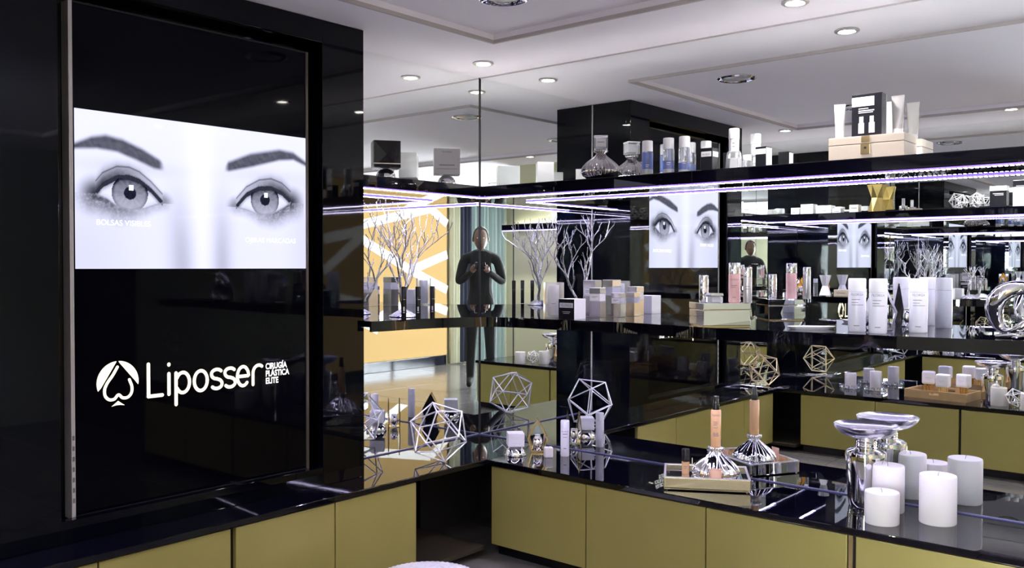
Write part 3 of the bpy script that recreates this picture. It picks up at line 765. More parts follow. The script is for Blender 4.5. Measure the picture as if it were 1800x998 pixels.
def tube(loc, rotz, w_, h, label, material='peach_tube', cap=.0, group=None, capm='white_gloss', rows=True, cat='tube'):
    """squeeze tube standing on its cap: round below, flat crimp on top"""
    t = thing('cosmetic_tube', label, cat, loc, rotz, group); mb = MB(); N = 20; R = 7
    rows_ = []
    for k in range(R + 1):
        f = k / R; z = cap + (h - cap) * f; a = w_ * .38 * (1 - f) + w_ * .5 * f; b = w_ * .38 * (1 - f) + .0012 * f
        rows_.append([(a * cos(2 * pi * i / N), b * sin(2 * pi * i / N), z) for i in range(N)])
    vs = [v for r in rows_ for v in r]; fs = [(k * N + i, k * N + (i + 1) % N, (k + 1) * N + (i + 1) % N, (k + 1) * N + i) for k in range(R) for i in range(N)]
    fs += [tuple(reversed(range(N))), tuple(R * N + i for i in range(N))]
    mb.add(vs, fs); mb.build('tube_body', material, t, True)
    MB().box(-w_ * .5, w_ * .5, -.0012, .0012, h, h + .006).build('crimp', material, t)
    if cap: MB().lathe([(0, 0), (w_ * .36, 0), (w_ * .38, .002), (w_ * .38, cap), (0, cap)], 20).build('cap', capm, t, True)
    return t
p = local(T0, ang, .19, .0245, TF); tube(p, facecam(p), .046, .064, 'short peach squeeze tube in front of the ribbed bulb in the tray')

# pedestal dish --------------------------------------------------------
def dish(loc, label, s=1.0):
    t = thing('pedestal_dish', label, 'dish', loc, 0, 'silver pedestal dishes')
    MB().lathe([(r * s, z * s) for r, z in [(0, 0), (.052, 0), (.056, .004), (.060, .03), (.066, .15), (.070, .178), (.067, .192), (.055, .200), (.040, .203), (.036, .206)]], 40).build('body', 'chrome', t, True)
    MB().lathe([(r * s, z * s) for r, z in [(.034, .203), (.036, .207), (.0335, .211), (.036, .215), (.0335, .22), (.036, .224), (.0335, .229), (.037, .234), (.040, .240)]], 36).build('ringed_neck', 'chrome', t, True)
    MB().lathe([(r * s, z * s) for r, z in [(.03, .238), (.055, .243), (.085, .254), (.104, .272), (.109, .284), (.107, .286), (.100, .278), (.080, .272), (.04, .268), (0, .267)]], 48).build('bowl', 'satin_silver', t, True)
    return t
dish(Vector((-.113, -1.932, ZC)), 'silver pedestal dish behind the pillar candles')
# pillar candles -------------------------------------------------------
def candle(loc, r, h, label, group='white pillar candles'):
    t = thing('pillar_candle', label, 'candle', loc, random.random() * 6, group)
    MB().lathe([(0, 0), (r * .96, 0), (r, .003), (r, h - .006), (r * .975, h - .001), (r * .93, h), (r * .5, h - .0025), (0, h - .004)], 40).build('wax', 'white_wax', t, True)
    MB().tube([(0, 0, h - .005), (.001, .0005, h + .004), (.0035, .001, h + .009)], .0009, 6).build('wick', 'grey_print', t)
    return t
def candle_px(px, py, r, h, label): q = at(px, py, ZC); d = (q - CAM); d.z = 0; d.normalize(); return candle(q + d * r, r, h, label)
candle_px(1550, 926, .054, .104, 'shortest white pillar candle, at the front edge of the counter')
candle_px(1560, 904, .054, .158, 'white pillar candle right behind the shortest one')
candle_px(1648, 926, .057, .158, 'tall white pillar candle at the front, nearer the camera')

# ================================================================== middle shelf
def coral(loc, H, spread, label, seed, rotz=0., trunks=2, material='silver_coral', rmax=.0105):
    rnd = random.Random(seed)
    t = thing('silver_branch', label, 'ornament', loc, rotz, 'silver branch ornaments')
    br = MB()
    def grow(p, d, L, r, depth):
        n = max(4, int(L / .022)); pts = [p.copy()]; rad = [r]; q = p.copy(); dd = d.copy()
        for k in range(n):
            dd = (dd + Vector((rnd.uniform(-.34, .34), rnd.uniform(-.30, .30), rnd.uniform(-.02, .24)))).normalized()
            q = q + dd * (L / n); pts.append(q.copy()); rad.append(max(.0022, r * (1 - .40 * (k + 1) / n)))
            if k and rnd.random() < .32:      # little spur
                e = (dd + Vector((rnd.uniform(-1, 1), rnd.uniform(-1, 1), rnd.uniform(0, .8)))).normalized() * rnd.uniform(.010, .024)
                br.tube([q, q + e * .5, q + e], [rad[-1] * .7, rad[-1] * .5, .001], 5)
        br.tube(pts, rad, 7)
        if depth > 0:
            m_ = rnd.choice((2, 2, 3))
            a0 = rnd.random() * 6.28
            for k in range(m_):
                a = a0 + k * 2 * pi / m_ + rnd.uniform(-.4, .4); o = rnd.uniform(.45, .85)
                nd = (dd * .9 + Vector((cos(a) * o, sin(a) * o * .75, .35))).normalized()
                grow(q, nd, L * rnd.uniform(.70, .95), rad[-1] * .90, depth - 1)
            # a side branch lower down
            k = len(pts) // 2; a = rnd.random() * 6.28
            grow(pts[k], (dd + Vector((cos(a), sin(a) * .8, .5)) * .7).normalized(), L * .62, rad[k] * .7, depth - 2 if depth > 1 else 0)
    for k in range(trunks):
        a = 2 * pi * k / trunks + .6
        grow(Vector((cos(a) * .016, sin(a) * .012, .012)), Vector((cos(a) * spread, sin(a) * spread * .7, 1)).normalized(), H * .33, rmax, 3)
    # fit height
    zm = max(v[2] for v in br.v); k = H / zm; br.v = [(x * min(k, 1.15), y * min(k, 1.15), z * k) for x, y, z in br.v]
    br.build('branches', material, t, True)
    bs = MB().lathe([(0, 0), (.055, 0), (.058, .003), (.050, .010), (.034, .020), (.020, .028), (0, .030)], 20, flute=7, famp=.16)
    bs.build('base', material, t, True)
    return t
pc_ = Vector((-.655, -.150, ZM))
coral(pc_, .52, .6, 'silver branch ornament on the middle shelf beside the screen housing', 41, .4, 2)
def mascara(px, py, label, h=.135):
    q = at(px, py, ZM); d = (q - CAM); d.z = 0; q += d.normalized() * .010
    t = thing('mascara_tube', label, 'tube', q, facecam(q), 'black mascara tubes')
    MB().lathe([(0, 0), (.0098, 0), (.0105, .002), (.0105, h * .60), (.009, h * .61), (0, h * .61)], 18).build('tube_body', 'black_plastic', t, True)
    MB().lathe([(.0108, h * .615), (.0112, h * .98), (.010, h), (0, h)], 18).build('cap', 'black_plastic', t, True)
    MB().lathe([(.0107, h * .605), (.0107, h * .625)], 18).build('silver_ring', 'chrome', t, True)
    Rows([(-.003, .003, .035, .018), (-.004, .004, .028, .003)], .0108).build('print_line', 'pale_print', t)
mascara(710, 562, 'black mascara tube nearest the silver branch')
mascara(735, 562, 'middle of the three black mascara tubes')
mascara(760, 560, 'black mascara tube nearest the mirrored corner')
# clear vase, cartons
p = Vector((-.255, -.66, ZM))
t = thing('glass_vase', 'square clear glass vase behind the dark carton on the middle shelf', 'vase', p, facecam(p) + .1)
g = MB(); w2, hv = .040, .150
g.box(-w2, w2, -w2, -w2 + .004, 0, hv).box(-w2, w2, w2 - .004, w2, 0, hv).box(-w2, -w2 + .004, -w2 + .004, w2 - .004, 0, hv).box(w2 - .004, w2, -w2 + .004, w2 - .004, 0, hv).box(-w2 + .004, w2 - .004, -w2 + .004, w2 - .004, 0, .008)
g.build('glass_wall', 'clear_plastic', t)
bottle(p + Vector((0, 0, .0085)), facecam(p), .024, .13, .035, 'white cosmetic bottle standing inside the clear glass vase', neck=True, rows=[(-.01, .01, .05, .002)])
FC = {'name': 'carton'}
t = thing('carton', 'dark blue-black carton with white sides and a FILORGA label', 'box', Vector((-.300, -.792, ZM)), -pi / 2, 'skincare cartons on the middle shelf')
MB().box(-.040, .040, -.040, .040, 0, .084).build('box_body', 'white_paper', t, bevel=.0015)
MB().box(-.0395, .0395, -.0412, -.0400, .0005, .0835).build('dark_front', 'black_carton', t)
MB().box(-.034, .034, -.0420, -.0412, .048, .068).build('label_patch', 'pale_print', t)
text_mb('FILORGA', .0135).build('lettering', 'grey_print', t, loc=(0, -.0424, .0535))
Rows([(-.02, .02, .030, .002), (-.016, .016, .024, .0015)]).build('print_line', 'pale_print', t, loc=(0, -.0416, 0))
def slim_box(loc, w_, h, label, rotz=-pi / 2 + .1):
    t = thing('carton', label, 'box', loc, rotz, 'skincare cartons on the middle shelf')
    MB().box(-w_ / 2, w_ / 2, -w_ / 2, w_ / 2, 0, h).build('box_body', 'white_paper', t, bevel=.0012)
    MB().box(-w_ / 2 - .0006, w_ / 2 + .0006, -w_ / 2 - .0006, w_ / 2 + .0006, h * .80, h - .002).build('silver_top', 'foil', t)
    MB().box(-w_ / 2 - .0008, w_ / 2 + .0008, -w_ / 2 - .0008, w_ / 2 + .0008, .001, h * .56).build('silver_band', 'foil', t)
    MB().box(-w_ * .36, w_ * .36, -w_ / 2 - .0016, -w_ / 2 - .0008, h * .60, h * .76).build('label_patch', 'label_white', t)
    Rows([(-w_ * .3, w_ * .3, h * .70, .002), (-w_ * .3, w_ * .1, h * .66, .0015)]).build('print_line', 'grey_print', t, loc=(0, -w_ / 2 - .0018, 0))
slim_box(Vector((-.075, -.735, ZM)), .058, .158, 'tallest silver and white carton on the middle shelf')
slim_box(Vector((-.150, -.815, ZM)), .050, .128, 'silver and white carton in front of the tallest one')
slim_box(Vector((-.060, -.860, ZM)), .044, .105, 'smallest silver and white carton against the mirror')
# mirrored jewellery box with skincare
B0 = Vector((-.318, -1.502, ZM)); BA = radians(228.6 + 90)
t = thing('mirrored_box', 'low mirrored box carrying skincare on the middle shelf', 'box', B0, BA)
MB().box(-.09, .09, -.0, .15, .004, .060).build('drawer_front', 'mirror_deco', t, bevel=.002)
MB().box(-.091, .091, -.001, .151, .062, .086).build('lid', 'mirror_deco', t, bevel=.002)
MB().box(-.086, .086, .004, .146, 0, .062).build('box_body', 'brass', t)
ZB = ZM + .0865
def onbox(px, py, x=None): return atx(px, py, x) if x else at(px, py, ZB)
def skin(loc, r, h, cap, label, body, capm='chrome', rows=None, title=None): return bottle(loc, facecam(loc), r, h, cap, label, body, capm, rows, title, 'skincare on the mirrored box')
def onB(px, x): q = atx(px, 520, x); return Vector((q.x, q.y, ZB))
skin(onB(1237, -.30), .0175, .100, .100 * .4, 'silver serum bottle at the far end of the mirrored box', 'chrome', rows=[(-.006, .006, .03, .002)])
skin(onB(1291, -.255), .0215, .146, .040, 'tall pink bottle with a silver cap on the mirrored box', 'pink_liquid', rows=[(-.012, .010, .062, .002), (-.012, .004, .056, .0016), (-.008, .006, .018, .002)], title=('FILORGA', .0085, .082))
skin(onB(1314, -.27), .0155, .130, .036, 'slim silver and clear bottle beside the pink one', 'bezel_silver', rows=[(-.008, .008, .060, .0018), (-.008, .006, .050, .0018)])
q = onB(1256, -.335)
t = thing('cream_jar', 'low square cream jar with a black and white lid on the mirrored box', 'jar', q, BA, 'skincare on the mirrored box')
MB().box(-.024, .024, -.024, .024, 0, .024).build('glass_base', 'clear_plastic', t, bevel=.004)
MB().box(-.017, .017, -.017, .017, .003, .022).build('cream', 'white_gloss', t, bevel=.003)
MB().box(-.025, .025, -.025, .025, .0245, .036).build('lid', 'chrome', t, bevel=.003)
# flat white dish
p = Vector((-.235, -1.765, ZM))
t = thing('leaf_dish', 'flat white leaf-shaped dish lying on the middle shelf', 'dish', p, -.9)
pts = [( .085 * cos(a) * (1 + .18 * cos(a)), .034 * sin(a)) for a in [2 * pi * k / 28 for k in range(28)]]
mb = MB(); n = len(pts)
mb.add([(x * .8, y * .8, 0) for x, y in pts] + [(x, y, .010) for x, y in pts] + [(x * .95, y * .93, .0105) for x, y in pts] + [(x * .76, y * .74, .003) for x, y in pts],
       [tuple(reversed(range(n)))] + [(k * n + i, k * n + (i + 1) % n, (k + 1) * n + (i + 1) % n, (k + 1) * n + i) for k in range(3) for i in range(n)] + [tuple(3 * n + i for i in range(n))])
mb.build('plate', 'white_gloss', t, True)
MB().tube([(-.05, 0, .0035), (0, .002, .004), (.07, 0, .006)], .0012, 5).build('vein', 'white_gloss', t)
# three lotion bottles and their diamond holder
def lotion(px, py, x, label):
    q = atx(px, py, x); q.z = ZM
    bottle(q, facecam(q), .0285, .180, .045, label, 'lotion_white', 'white_paper', [(-.018, .010, .108, .002), (-.018, .004, .098, .0018), (-.018, .022, .090, .0018), (-.010, .008, .020, .0025)], ('FILORGA', .0105, .122), 'white lotion bottles')
lotion(1506, 581, -.235, 'white lotion bottle nearest the mirrored box')
lotion(1543, 583, -.275, 'middle of the three white lotion bottles, standing furthest forward')
lotion(1614, 583, -.150, 'white lotion bottle beside the diamond mirror holder')
p = Vector((-.150, -1.985, ZM)); diamond_holder(p, facecam(p) + .65, 'diamond mirror holder between the white lotion bottles', s=1.05, frame='chrome')
# chrome loop sculpture
p = Vector((-.185, -2.452, ZM))
t = thing('chrome_sculpture', 'abstract chrome loop sculpture at the near end of the middle shelf', 'sculpture', p, facecam(p))
def loop(cx, r0, h, tilt, rr, n=40):
    pts = []; rad = []
    for k in range(n + 1):
        a = -pi / 2 + 2 * pi * k / n; x = r0 * cos(a) * (1 + .25 * sin(a)); z = h / 2 + h / 2 * sin(a)
        pts.append((cx + x + tilt * (z - h / 2), .02 * sin(2 * a) , z + rr)); rad.append(rr * (.55 + .5 * (1 + sin(a)) / 2 + .45 * max(0, -cos(a))))
    return MB().tube(pts, rad, 14, False)
loop(-.045, .058, .135, .25, .021).build('loop', 'chrome', t, True)
loop(.060, .058, .140, -.15, .019).build('loop', 'chrome', t, True)
mb = MB()
for k in range(9):
    a = 2 * pi * k / 9; mb.tube([(0, 0, .010), (.05 * cos(a), .03 * sin(a), .009), (.105 * cos(a), .055 * sin(a), .005)], [.010, .009, .003], 8)
mb.build('splash_base', 'chrome', t, True)

# ================================================================== top shelf
def pxA(px, y): q = aty(px, 300, y); return Vector((q.x, q.y, ZT))
def pxB(px, x): q = atx(px, 300, x); return Vector((q.x, q.y, ZT))
q = pxA(678, -.125)
dome(q, .042, 'silver dome stand under the black cube on the top shelf')
t = thing('gift_box', 'black cube box with a faceted glossy front on a top-shelf dome', 'box', q + Vector((0, 0, .0410)), facecam(q) + .12)
hB = .056
mb = MB().box(-hB, hB, -hB, hB, 0, 2 * hB); mb.f.remove((0, 1, 5, 4)); k = len(mb.v); mb.v.append((0, -hB + .02, hB)); mb.f += [(0, 1, k), (1, 5, k), (5, 4, k), (4, 0, k)]
o = mb.build('box_body', 'black_carton', t)
MB().box(-hB - .001, hB + .001, -hB + .026, hB + .001, .02, 2 * hB + .001).build('white_sleeve', 'pearl_paper', t)
MB().box(-hB - .001, hB + .001, -hB - .001, -hB + .004, .014, .018).build('silver_line', 'bezel_silver', t)
q = pxA(785, -.125)
dome(q, .042, 'silver dome stand under the white box on the top shelf')
carton(q + Vector((0, 0, .0410)), facecam(q) + .05, .118, .085, .118, 'white square box with two lines of print on a top-shelf dome', 'pearl_paper', title=('FILORGA', .011, .098), rows=[(-.035, .035, .040, .004), (-.048, .048, .024, .002)], tmat='grey_print', name='gift_box')
q = pxB(1056, -.121)
onion(q, 'ribbed silver bulb stand at the front of the top shelf', .9, metal='smoky_chrome')
q2 = q + Vector((0, 0, .1274))
t = thing('cream_jar', 'square glass jar of white cream on top of the ribbed bulb, top shelf', 'jar', q2, facecam(q))
MB().box(-.029, .029, -.029, .029, 0, .050).build('glass_base', 'clear_plastic', t, bevel=.003)
MB().box(-.022, .022, -.022, .022, .008, .044).build('cream', 'white_gloss', t, bevel=.003)
MB().box(-.0295, .0295, -.0295, .0295, .0502, .056).build('lid', 'white_gloss', t, bevel=.002)
Rows([(-.015, .015, .026, .003)]).build('print_line', 'grey_print', t, loc=(0, -.0298, 0))
def two_phase(px, x, fill, label, h=.150):
    q = pxB(px, x)
    t = thing('cleanser_bottle', label, 'bottle', q, facecam(q), 'blue two-phase cleanser bottles'); r = .0235; hb = h * .70
    MB().lathe([(0, 0), (r * .94, 0), (r, .003), (r, hb - .003), (r * .9, hb), (0, hb)], 26).build('bottle_body', 'clear_plastic', t, True)
    MB().lathe([(0, .004), (r * .86, .004), (r * .86, hb * fill[0]), (0, hb * fill[0])], 22).build('clear_liquid', 'label_white', t, True)
    MB().lathe([(0, hb * fill[0] + .0005), (r * .86, hb * fill[0] + .0005), (r * .86, hb * fill[1]), (0, hb * fill[1])], 22).build('blue_liquid', 'blue_liquid', t, True)
    MB().lathe([(0, hb + .0005), (r * .94, hb + .0005), (r * .94, h - .003), (r * .88, h), (0, h)], 26).build('cap', 'white_gloss', t, True)
    Rows([(-.008, .008, hb * .45, .002), (-.008, .005, hb * .38, .0016)], r + .0004).build('print_line', 'pale_print', t)
two_phase(1138, -.072, (.30, .96), 'bluest cleanser bottle, next to the ribbed bulb')
two_phase(1175, -.090, (.22, .55), 'middle of the three blue cleanser bottles')
two_phase(1203, -.090, (.15, .42), 'palest of the blue cleanser bottles, beside the black carton')
q = pxB(1247, -.095)
t = thing('carton', 'small black carton with a white label on the top shelf', 'box', q, facecam(q) - .5, 'cartons on the top shelf')
MB().box(-.026, .026, -.026, .026, 0, .092).build('box_body', 'black_carton', t, bevel=.0012)
MB().box(-.022, .022, -.0268, -.0260, .058, .078).build('label_patch', 'label_white', t)
text_mb('FILORGA', .0085).build('lettering', 'grey_print', t, loc=(0, -.0272, .064))
MB().box(.0260, .0268, -.022, .022, .058, .078).build('label_patch', 'label_white', t)
q = pxB(1290, -.095)
t = thing('decanter', 'tapered clear decanter with a tall white stopper on the top shelf', 'bottle', q, facecam(q))
MB().lathe([(0, 0), (.032, 0), (.034, .003), (.026, .068), (.020, .074), (0, .074)], 6).build('glass_body', 'clear_plastic', t)
MB().lathe([(0, .004), (.030, .004), (.026, .045), (0, .045)], 6).build('liquid', 'label_white', t)
MB().lathe([(0, .0745), (.019, .0745), (.0195, .118), (.0175, .119), (0, .119)], 24).build('white_stopper', 'white_gloss', t, True)
MB().lathe([(0, .1195), (.0205, .1195), (.0205, .158), (.019, .160), (0, .160)], 24).build('cap', 'white_paper', t, True)
Rows([(-.006, .002, .100, .004), (-.006, .004, .088, .003)], .0198).build('print_line', 'grey_print', t)
q = pxB(1313, -.08); bottle(q, facecam(q), .017, .056, .022, 'tiny clear jar with a white lid beside the decanter', 'clear_plastic', 'white_gloss', name='cream_jar', cat='jar')
q = pxB(1342, -.10)
t = thing('carton', 'small black and white carton beside the tiny jar on the top shelf', 'box', q, facecam(q) - .5, 'cartons on the top shelf')
MB().box(-.022, .022, -.022, .022, 0, .078).build('box_body', 'black_carton', t, bevel=.0012)
MB().box(-.021, .021, -.0228, -.0220, .050, .070).build('label_patch', 'label_white', t)
MB().box(.0220, .0228, -.021, .021, .004, .074).build('white_side', 'white_paper', t)
# treasure box with tubes
q = atx(1533, 276, -.098); q.z = ZT
ra = -pi / 2 + .0
t = thing('wooden_chest', 'cream wooden chest with a brass lock on the top shelf', 'box', q, ra)
wx, wy, hc = .128, .068, .078
MB().box(-wx, wx, -wy, wy, 0, hc * .64).build('chest_body', 'cream_leather', t, bevel=.002)
MB().box(-wx, wx, -wy, wy, hc * .66, hc).build('lid', 'cream_leather', t, bevel=.002)
lk = MB().box(-.016, .016, -wy - .003, -wy, hc * .18, hc * .63).build('lock_plate', 'brass', t, bevel=.001)
MB().lathe([(0, 0), (.004, 0), (.004, .0012), (0, .0012)], 12).xform(Matrix.Translation((0, -wy - .0032, hc * .46)) @ Matrix.Rotation(pi / 2, 4, 'X')).build('keyhole', 'black_matte', lk)
MB().box(-.014, .014, -wy - .002, -wy, hc * .70, hc - .001).build('hasp', 'brass', t)
ZK = ZT + hc + .0005
def onchest(px, x): q = atx(px, 240, x); return Vector((q.x, q.y, ZK))
q = onchest(1527, -.10)
t = thing('carton', 'tall black carton with a white FILORGA label standing on the chest', 'box', q, facecam(q) - .35)
MB().box(-.052, .052, -.022, .022, 0, .150).build('box_body', 'black_carton', t, bevel=.0015)
MB().box(-.0505, .026, -.0230, -.0222, .108, .140).build('label_patch', 'label_white', t)
text_mb('FILORGA', .0135).build('lettering', 'grey_print', t, loc=(-.008, -.0234, .119))
Rows([(-.028, .006, .098, .003), (-.028, .026, .090, .004), (-.028, .022, .084, .003)]).build('print_line', 'pale_print', t, loc=(0, -.0226, 0))
pb = MB()
for x0 in (-.018, .018): pb.add([(x0 - .010, 0, .014), (x0 + .010, 0, .014), (x0 + .010, 0, .050), (x0 + .007, 0, .050), (x0 + .007, 0, .072), (x0 - .007, 0, .072), (x0 - .007, 0, .050), (x0 - .010, 0, .050)], [tuple(range(8))])
pb.build('printed_bottles', 'pale_print', t, loc=(0, -.0226, 0))
MB().box(-.0525, .0525, .0221, .0226, .001, .149).build('white_back', 'white_paper', t)
q = onchest(1476, -.105); tube(q, facecam(q), .038, .120, 'white squeeze tube at the far corner of the chest', 'white_gloss', .024, 'squeeze tubes on the chest')
q = onchest(1578, -.085); tube(q, facecam(q) - .3, .044, .132, 'silvery squeeze tube right beside the black carton on the chest', 'bezel_silver', .022, 'squeeze tubes on the chest')

# ================================================================== pouf and the opposite counter (seen in the mirrors)
t = thing('round_pouf', 'round white ribbed pouf in front of the gold cabinets', 'pouf', (-1.166, -.817, 0))
MB().lathe([(0, .01), (.185, .01), (.195, .03), (.20, .10), (.196, .165), (.180, .190), (.150, .198), (0, .200)], 120, flute=60, famp=.03).build('cushion', 'pouf_fabric', t, True)
MB().lathe([(0, 0), (.15, 0), (.15, .012), (0, .012)], 24).build('foot_base', 'black_plastic', t, True)
MB().tube([(.199 * cos(2 * pi * k / 48), .199 * sin(2 * pi * k / 48), .168) for k in range(49)], .005, 8, False).build('piping', 'pouf_fabric', t, True)

wire_polyhedron((-2.62, -.30, ZC + .012), .115, 'gold_wire', 'gold wire polyhedron on a mirrored plate, reflected beside the screen housing', (.1, .2, .9))
t = thing('mirror_plate', 'square mirrored plate under the gold wire polyhedron', 'plate', (-2.62, -.30, ZC), .2)
MB().box(-.12, .12, -.12, .12, 0, .010).build('glass', 'mirror_deco', t, bevel=.003)
MB().box(-.124, .124, -.124, .124, 0, .004).build('rim', 'chrome', t)
def crystal(loc, label):
    t = thing('crystal_ring', label, 'candle ring', loc, 0, 'crystal candle rings')
    for k in range(10):
        a = 2 * pi * k / 10; MB().lathe([(0, 0), (.012, .006), (.014, .013), (.009, .022), (0, .025)], 6, (.058 * cos(a), .058 * sin(a))).build('crystal', 'glass', t)
    MB().tube([(.058 * cos(2 * pi * k / 40), .058 * sin(2 * pi * k / 40), .004) for k in range(41)], .003, 6, False).build('wire_ring', 'chrome', t)
for (x, y, h, la) in ((-2.93, -.79, .105, 'shorter'), (-2.93, -.96, .130, 'taller')):
    candle(Vector((x, y, ZC)), .038, h, la + ' white candle in a crystal ring, reflected behind the tan bottles')
    crystal(Vector((x, y, ZC)), 'ring of clear crystals round the %s reflected candle' % la)
def wood_tray(loc, rotz, label):
    t = thing('wooden_tray', label, 'tray', loc, rotz); a, b, h = .19, .125, .052
    MB().box(-a, a, -b, b, 0, .008).build('tray_floor', 'wood', t)
    for x in (-1, 1): MB().box(min(x * a, x * (a - .01)), max(x * a, x * (a - .01)), -b, b, .008, h).build('tray_side', 'wood', t, bevel=.002)
    for y in (-1, 1):
        mb = MB(); y0, y1 = sorted((y * b, y * (b - .01)))
        mb.box(-a + .01, -.034, y0, y1, .008, h).box(.034, a - .01, y0, y1, .008, h).box(-.034, .034, y0, y1, .008, .026).box(-.034, .034, y0, y1, .040, h)
        mb.build('tray_end', 'wood', t)
    return t
WT = Vector((-2.86, -1.40, ZC)); wood_tray(WT, pi / 2 + .12, 'light wooden tray with a handle slot, reflected behind the candles')
def white_diffuser(loc, label, rotz=0.):
    t = thing('lantern_bottle', label, 'bottle', loc, rotz, 'white topped bottles on the wooden tray')
    MB().box(-.040, .040, -.028, .028, .066, .150).build('white_top', 'white_gloss', t, bevel=.014, seg=3)
    for k in range(8):
        a = 2 * pi * k / 8; MB().lathe([(.005, 0), (.005, .066)], 8, (.024 * cos(a), .017 * sin(a))).build('ribbed_post', 'brass', t, True)
    Rows([(-.018, .018, .105, .006), (-.012, .012, .096, .003)]).build('print_line', 'pale_print', t, loc=(0, -.0283, 0))
white_diffuser(Vector((-2.80, -1.42, ZC + .0085)), 'white-topped bottle at the front of the wooden tray', pi / 2 + .1)
white_diffuser(Vector((-2.92, -1.30, ZC + .0085)), 'white-topped bottle at the back of the wooden tray', pi / 2 - .2)
white_diffuser(Vector((-2.88, -1.52, ZC + .0085)), 'white-topped bottle at the near end of the wooden tray', pi / 2 + .4)
dish(Vector((-2.80, -1.70, ZC)), 'silver pedestal dish at the picture edge, on the opposite counter', .9)
candle(Vector((-2.64, -1.93, ZC)), .045, .10, 'white candle before the wire polyhedron at the free end of the opposite counter')
candle(Vector((-2.74, -1.75, ZC)), .045, .11, 'white candle behind the wire polyhedron on the opposite counter')
wire_polyhedron((-2.71, -1.845, ZC), .055, 'silver_wire', 'small silver wire polyhedron between two candles on the opposite counter', (.3, .1, .2), .003)
# opposite middle shelf
ZMC = ZM + .0125
def mC(y, x=-2.95): return Vector((x, y, ZMC))
for y, la in ((-.40, 'far'), (-.475, 'near')):
    q = mC(y); bottle(q, pi / 2, .016, .115, .03, 'slim clear bottle at the %s side of the amber holder, in the mirror' % la, 'clear_plastic', 'white_gloss', group='clear bottles on the opposite shelf')
diamond_holder(mC(-.44, -2.90), pi / 2, 'amber diamond holder on the opposite middle shelf', 'amber', .85)
t = thing('hourglass_vase', 'white hourglass vase on the opposite middle shelf', 'vase', mC(-.60), .3)
MB().lathe([(0, 0), (.042, 0), (.020, .07), (.040, .145), (.036, .145), (.016, .075), (0, .07)], 8).build('vase_body', 'white_gloss', t)
MB().lathe([(.0425, 0), (.0425, .004), (.040, .005)], 8).build('foot', 'chrome', t)
carton(mC(-.72), pi / 2, .10, .05, .045, 'low cream carton beside the hourglass vase, in the mirror', 'cream_leather', rows=[(-.03, .03, .02, .004)])
coral(mC(-1.22), .33, .35, 'silver branch ornament on the opposite shelf, reflected above the lotion bottles', 23, .2, 2, rmax=.010)
coral(mC(-1.53, -2.98), .22, .45, 'low silver branch ornament by the end of the opposite shelf', 31, .9, 1, rmax=.010)
carton(mC(-1.36, -3.0), pi / 2, .13, .06, .06, 'low white carton between the reflected branches', rows=[(-.04, .04, .03, .006)])
# opposite top shelf
def tC(y, x=-3.02): return Vector((x, y, ZT))
for k, (y, a, b, h, la) in enumerate(((-.36, .06, .07, .05, 'low white carton at the corner of the opposite top shelf'), (-.45, .09, .08, .072, 'cream white carton second from the corner of the opposite top shelf'), (-.57, .11, .08, .058, 'wide white carton third along the opposite top shelf'), (-.66, .06, .07, .034, 'flat white carton last of the row on the opposite top shelf'))):
    carton(tC(y), pi / 2, a, b, h, la, 'white_paper', rows=[(-.02, .02, h * .3, .004)], group='white cartons on the opposite top shelf')
carton(tC(-.78), pi / 2, .062, .062, .055, 'marbled white cube standing by itself on the opposite top shelf', rows=[(-.02, .02, .03, .004)])
t = thing('faceted_vase', 'gold faceted vase on the opposite top shelf, seen in the mirror', 'vase', tC(-.93, -3.01), .2)
mb = MB(); N = 6; rows_ = []
for k, (r, z) in enumerate([(.058, 0), (.040, .095), (.064, .185)]):
    rows_.append([(r * cos(2 * pi * (i + .5 * (k % 2)) / N), r * sin(2 * pi * (i + .5 * (k % 2)) / N), z) for i in range(N)])
mb.v = [v for r in rows_ for v in r]
for i in range(N):
    j = (i + 1) % N
    mb.f += [(i, j, N + i), (N + i, j, N + j), (N + i, N + j, 2 * N + j), (N + i, 2 * N + j, 2 * N + i)]
mb.f.append(tuple(reversed(range(N)))); mb.build('vase_body', 'gold_vase', t)
MB().lathe([(.055, .180), (.060, .1855), (.050, .1855), (.045, .175)], 6).build('lip', 'gold_vase', t)
bottle(tC(-1.10), pi / 2, .026, .085, .05, 'small pale conical bottle on the opposite top shelf', 'clear_plastic', 'white_gloss', cap_r=.4)
carton(tC(-1.17), pi / 2, .09, .05, .014, 'thin cream carton lying flat on the opposite top shelf', 'cream_leather', rows=[(-.02, .02, .005, .002)])
wire_polyhedron(tC(-1.44), .055, 'silver_wire', 'small silver wire polyhedron further along the opposite top shelf', (.2, .4, .1), .0035)
wire_polyhedron(tC(-1.55), .048, 'silver_wire', 'smaller silver wire polyhedron beside the black cartons opposite', (.6, .1, .7), .0035)
carton(tC(-1.68), pi / 2, .095, .07, .135, 'black carton with a white top band on the opposite top shelf', 'black_carton', rows=[(-.03, .03, .085, .004), (-.03, .02, .076, .004)], tmat='pale_print', band=('label_white', .78, 1.0))
carton(tC(-1.81), pi / 2, .095, .07, .165, 'taller grey patterned carton at the end of the opposite top shelf', 'pale_print', rows=[(-.03, .03, .12, .012)], band=('black_carton', .74, .98))
bottle(Vector((-2.46, -.10, ZT)), 0, .036, .10, .04, 'wide white jar on the short top shelf beside the screen housing', name='cream_jar', cat='jar', cap_r=1.1)
carton(Vector((-2.60, -.10, ZT)), .3, .06, .06, .085, 'grey and white carton beside the wide white jar, in the mirror', band=('bezel_silver', .1, .5))

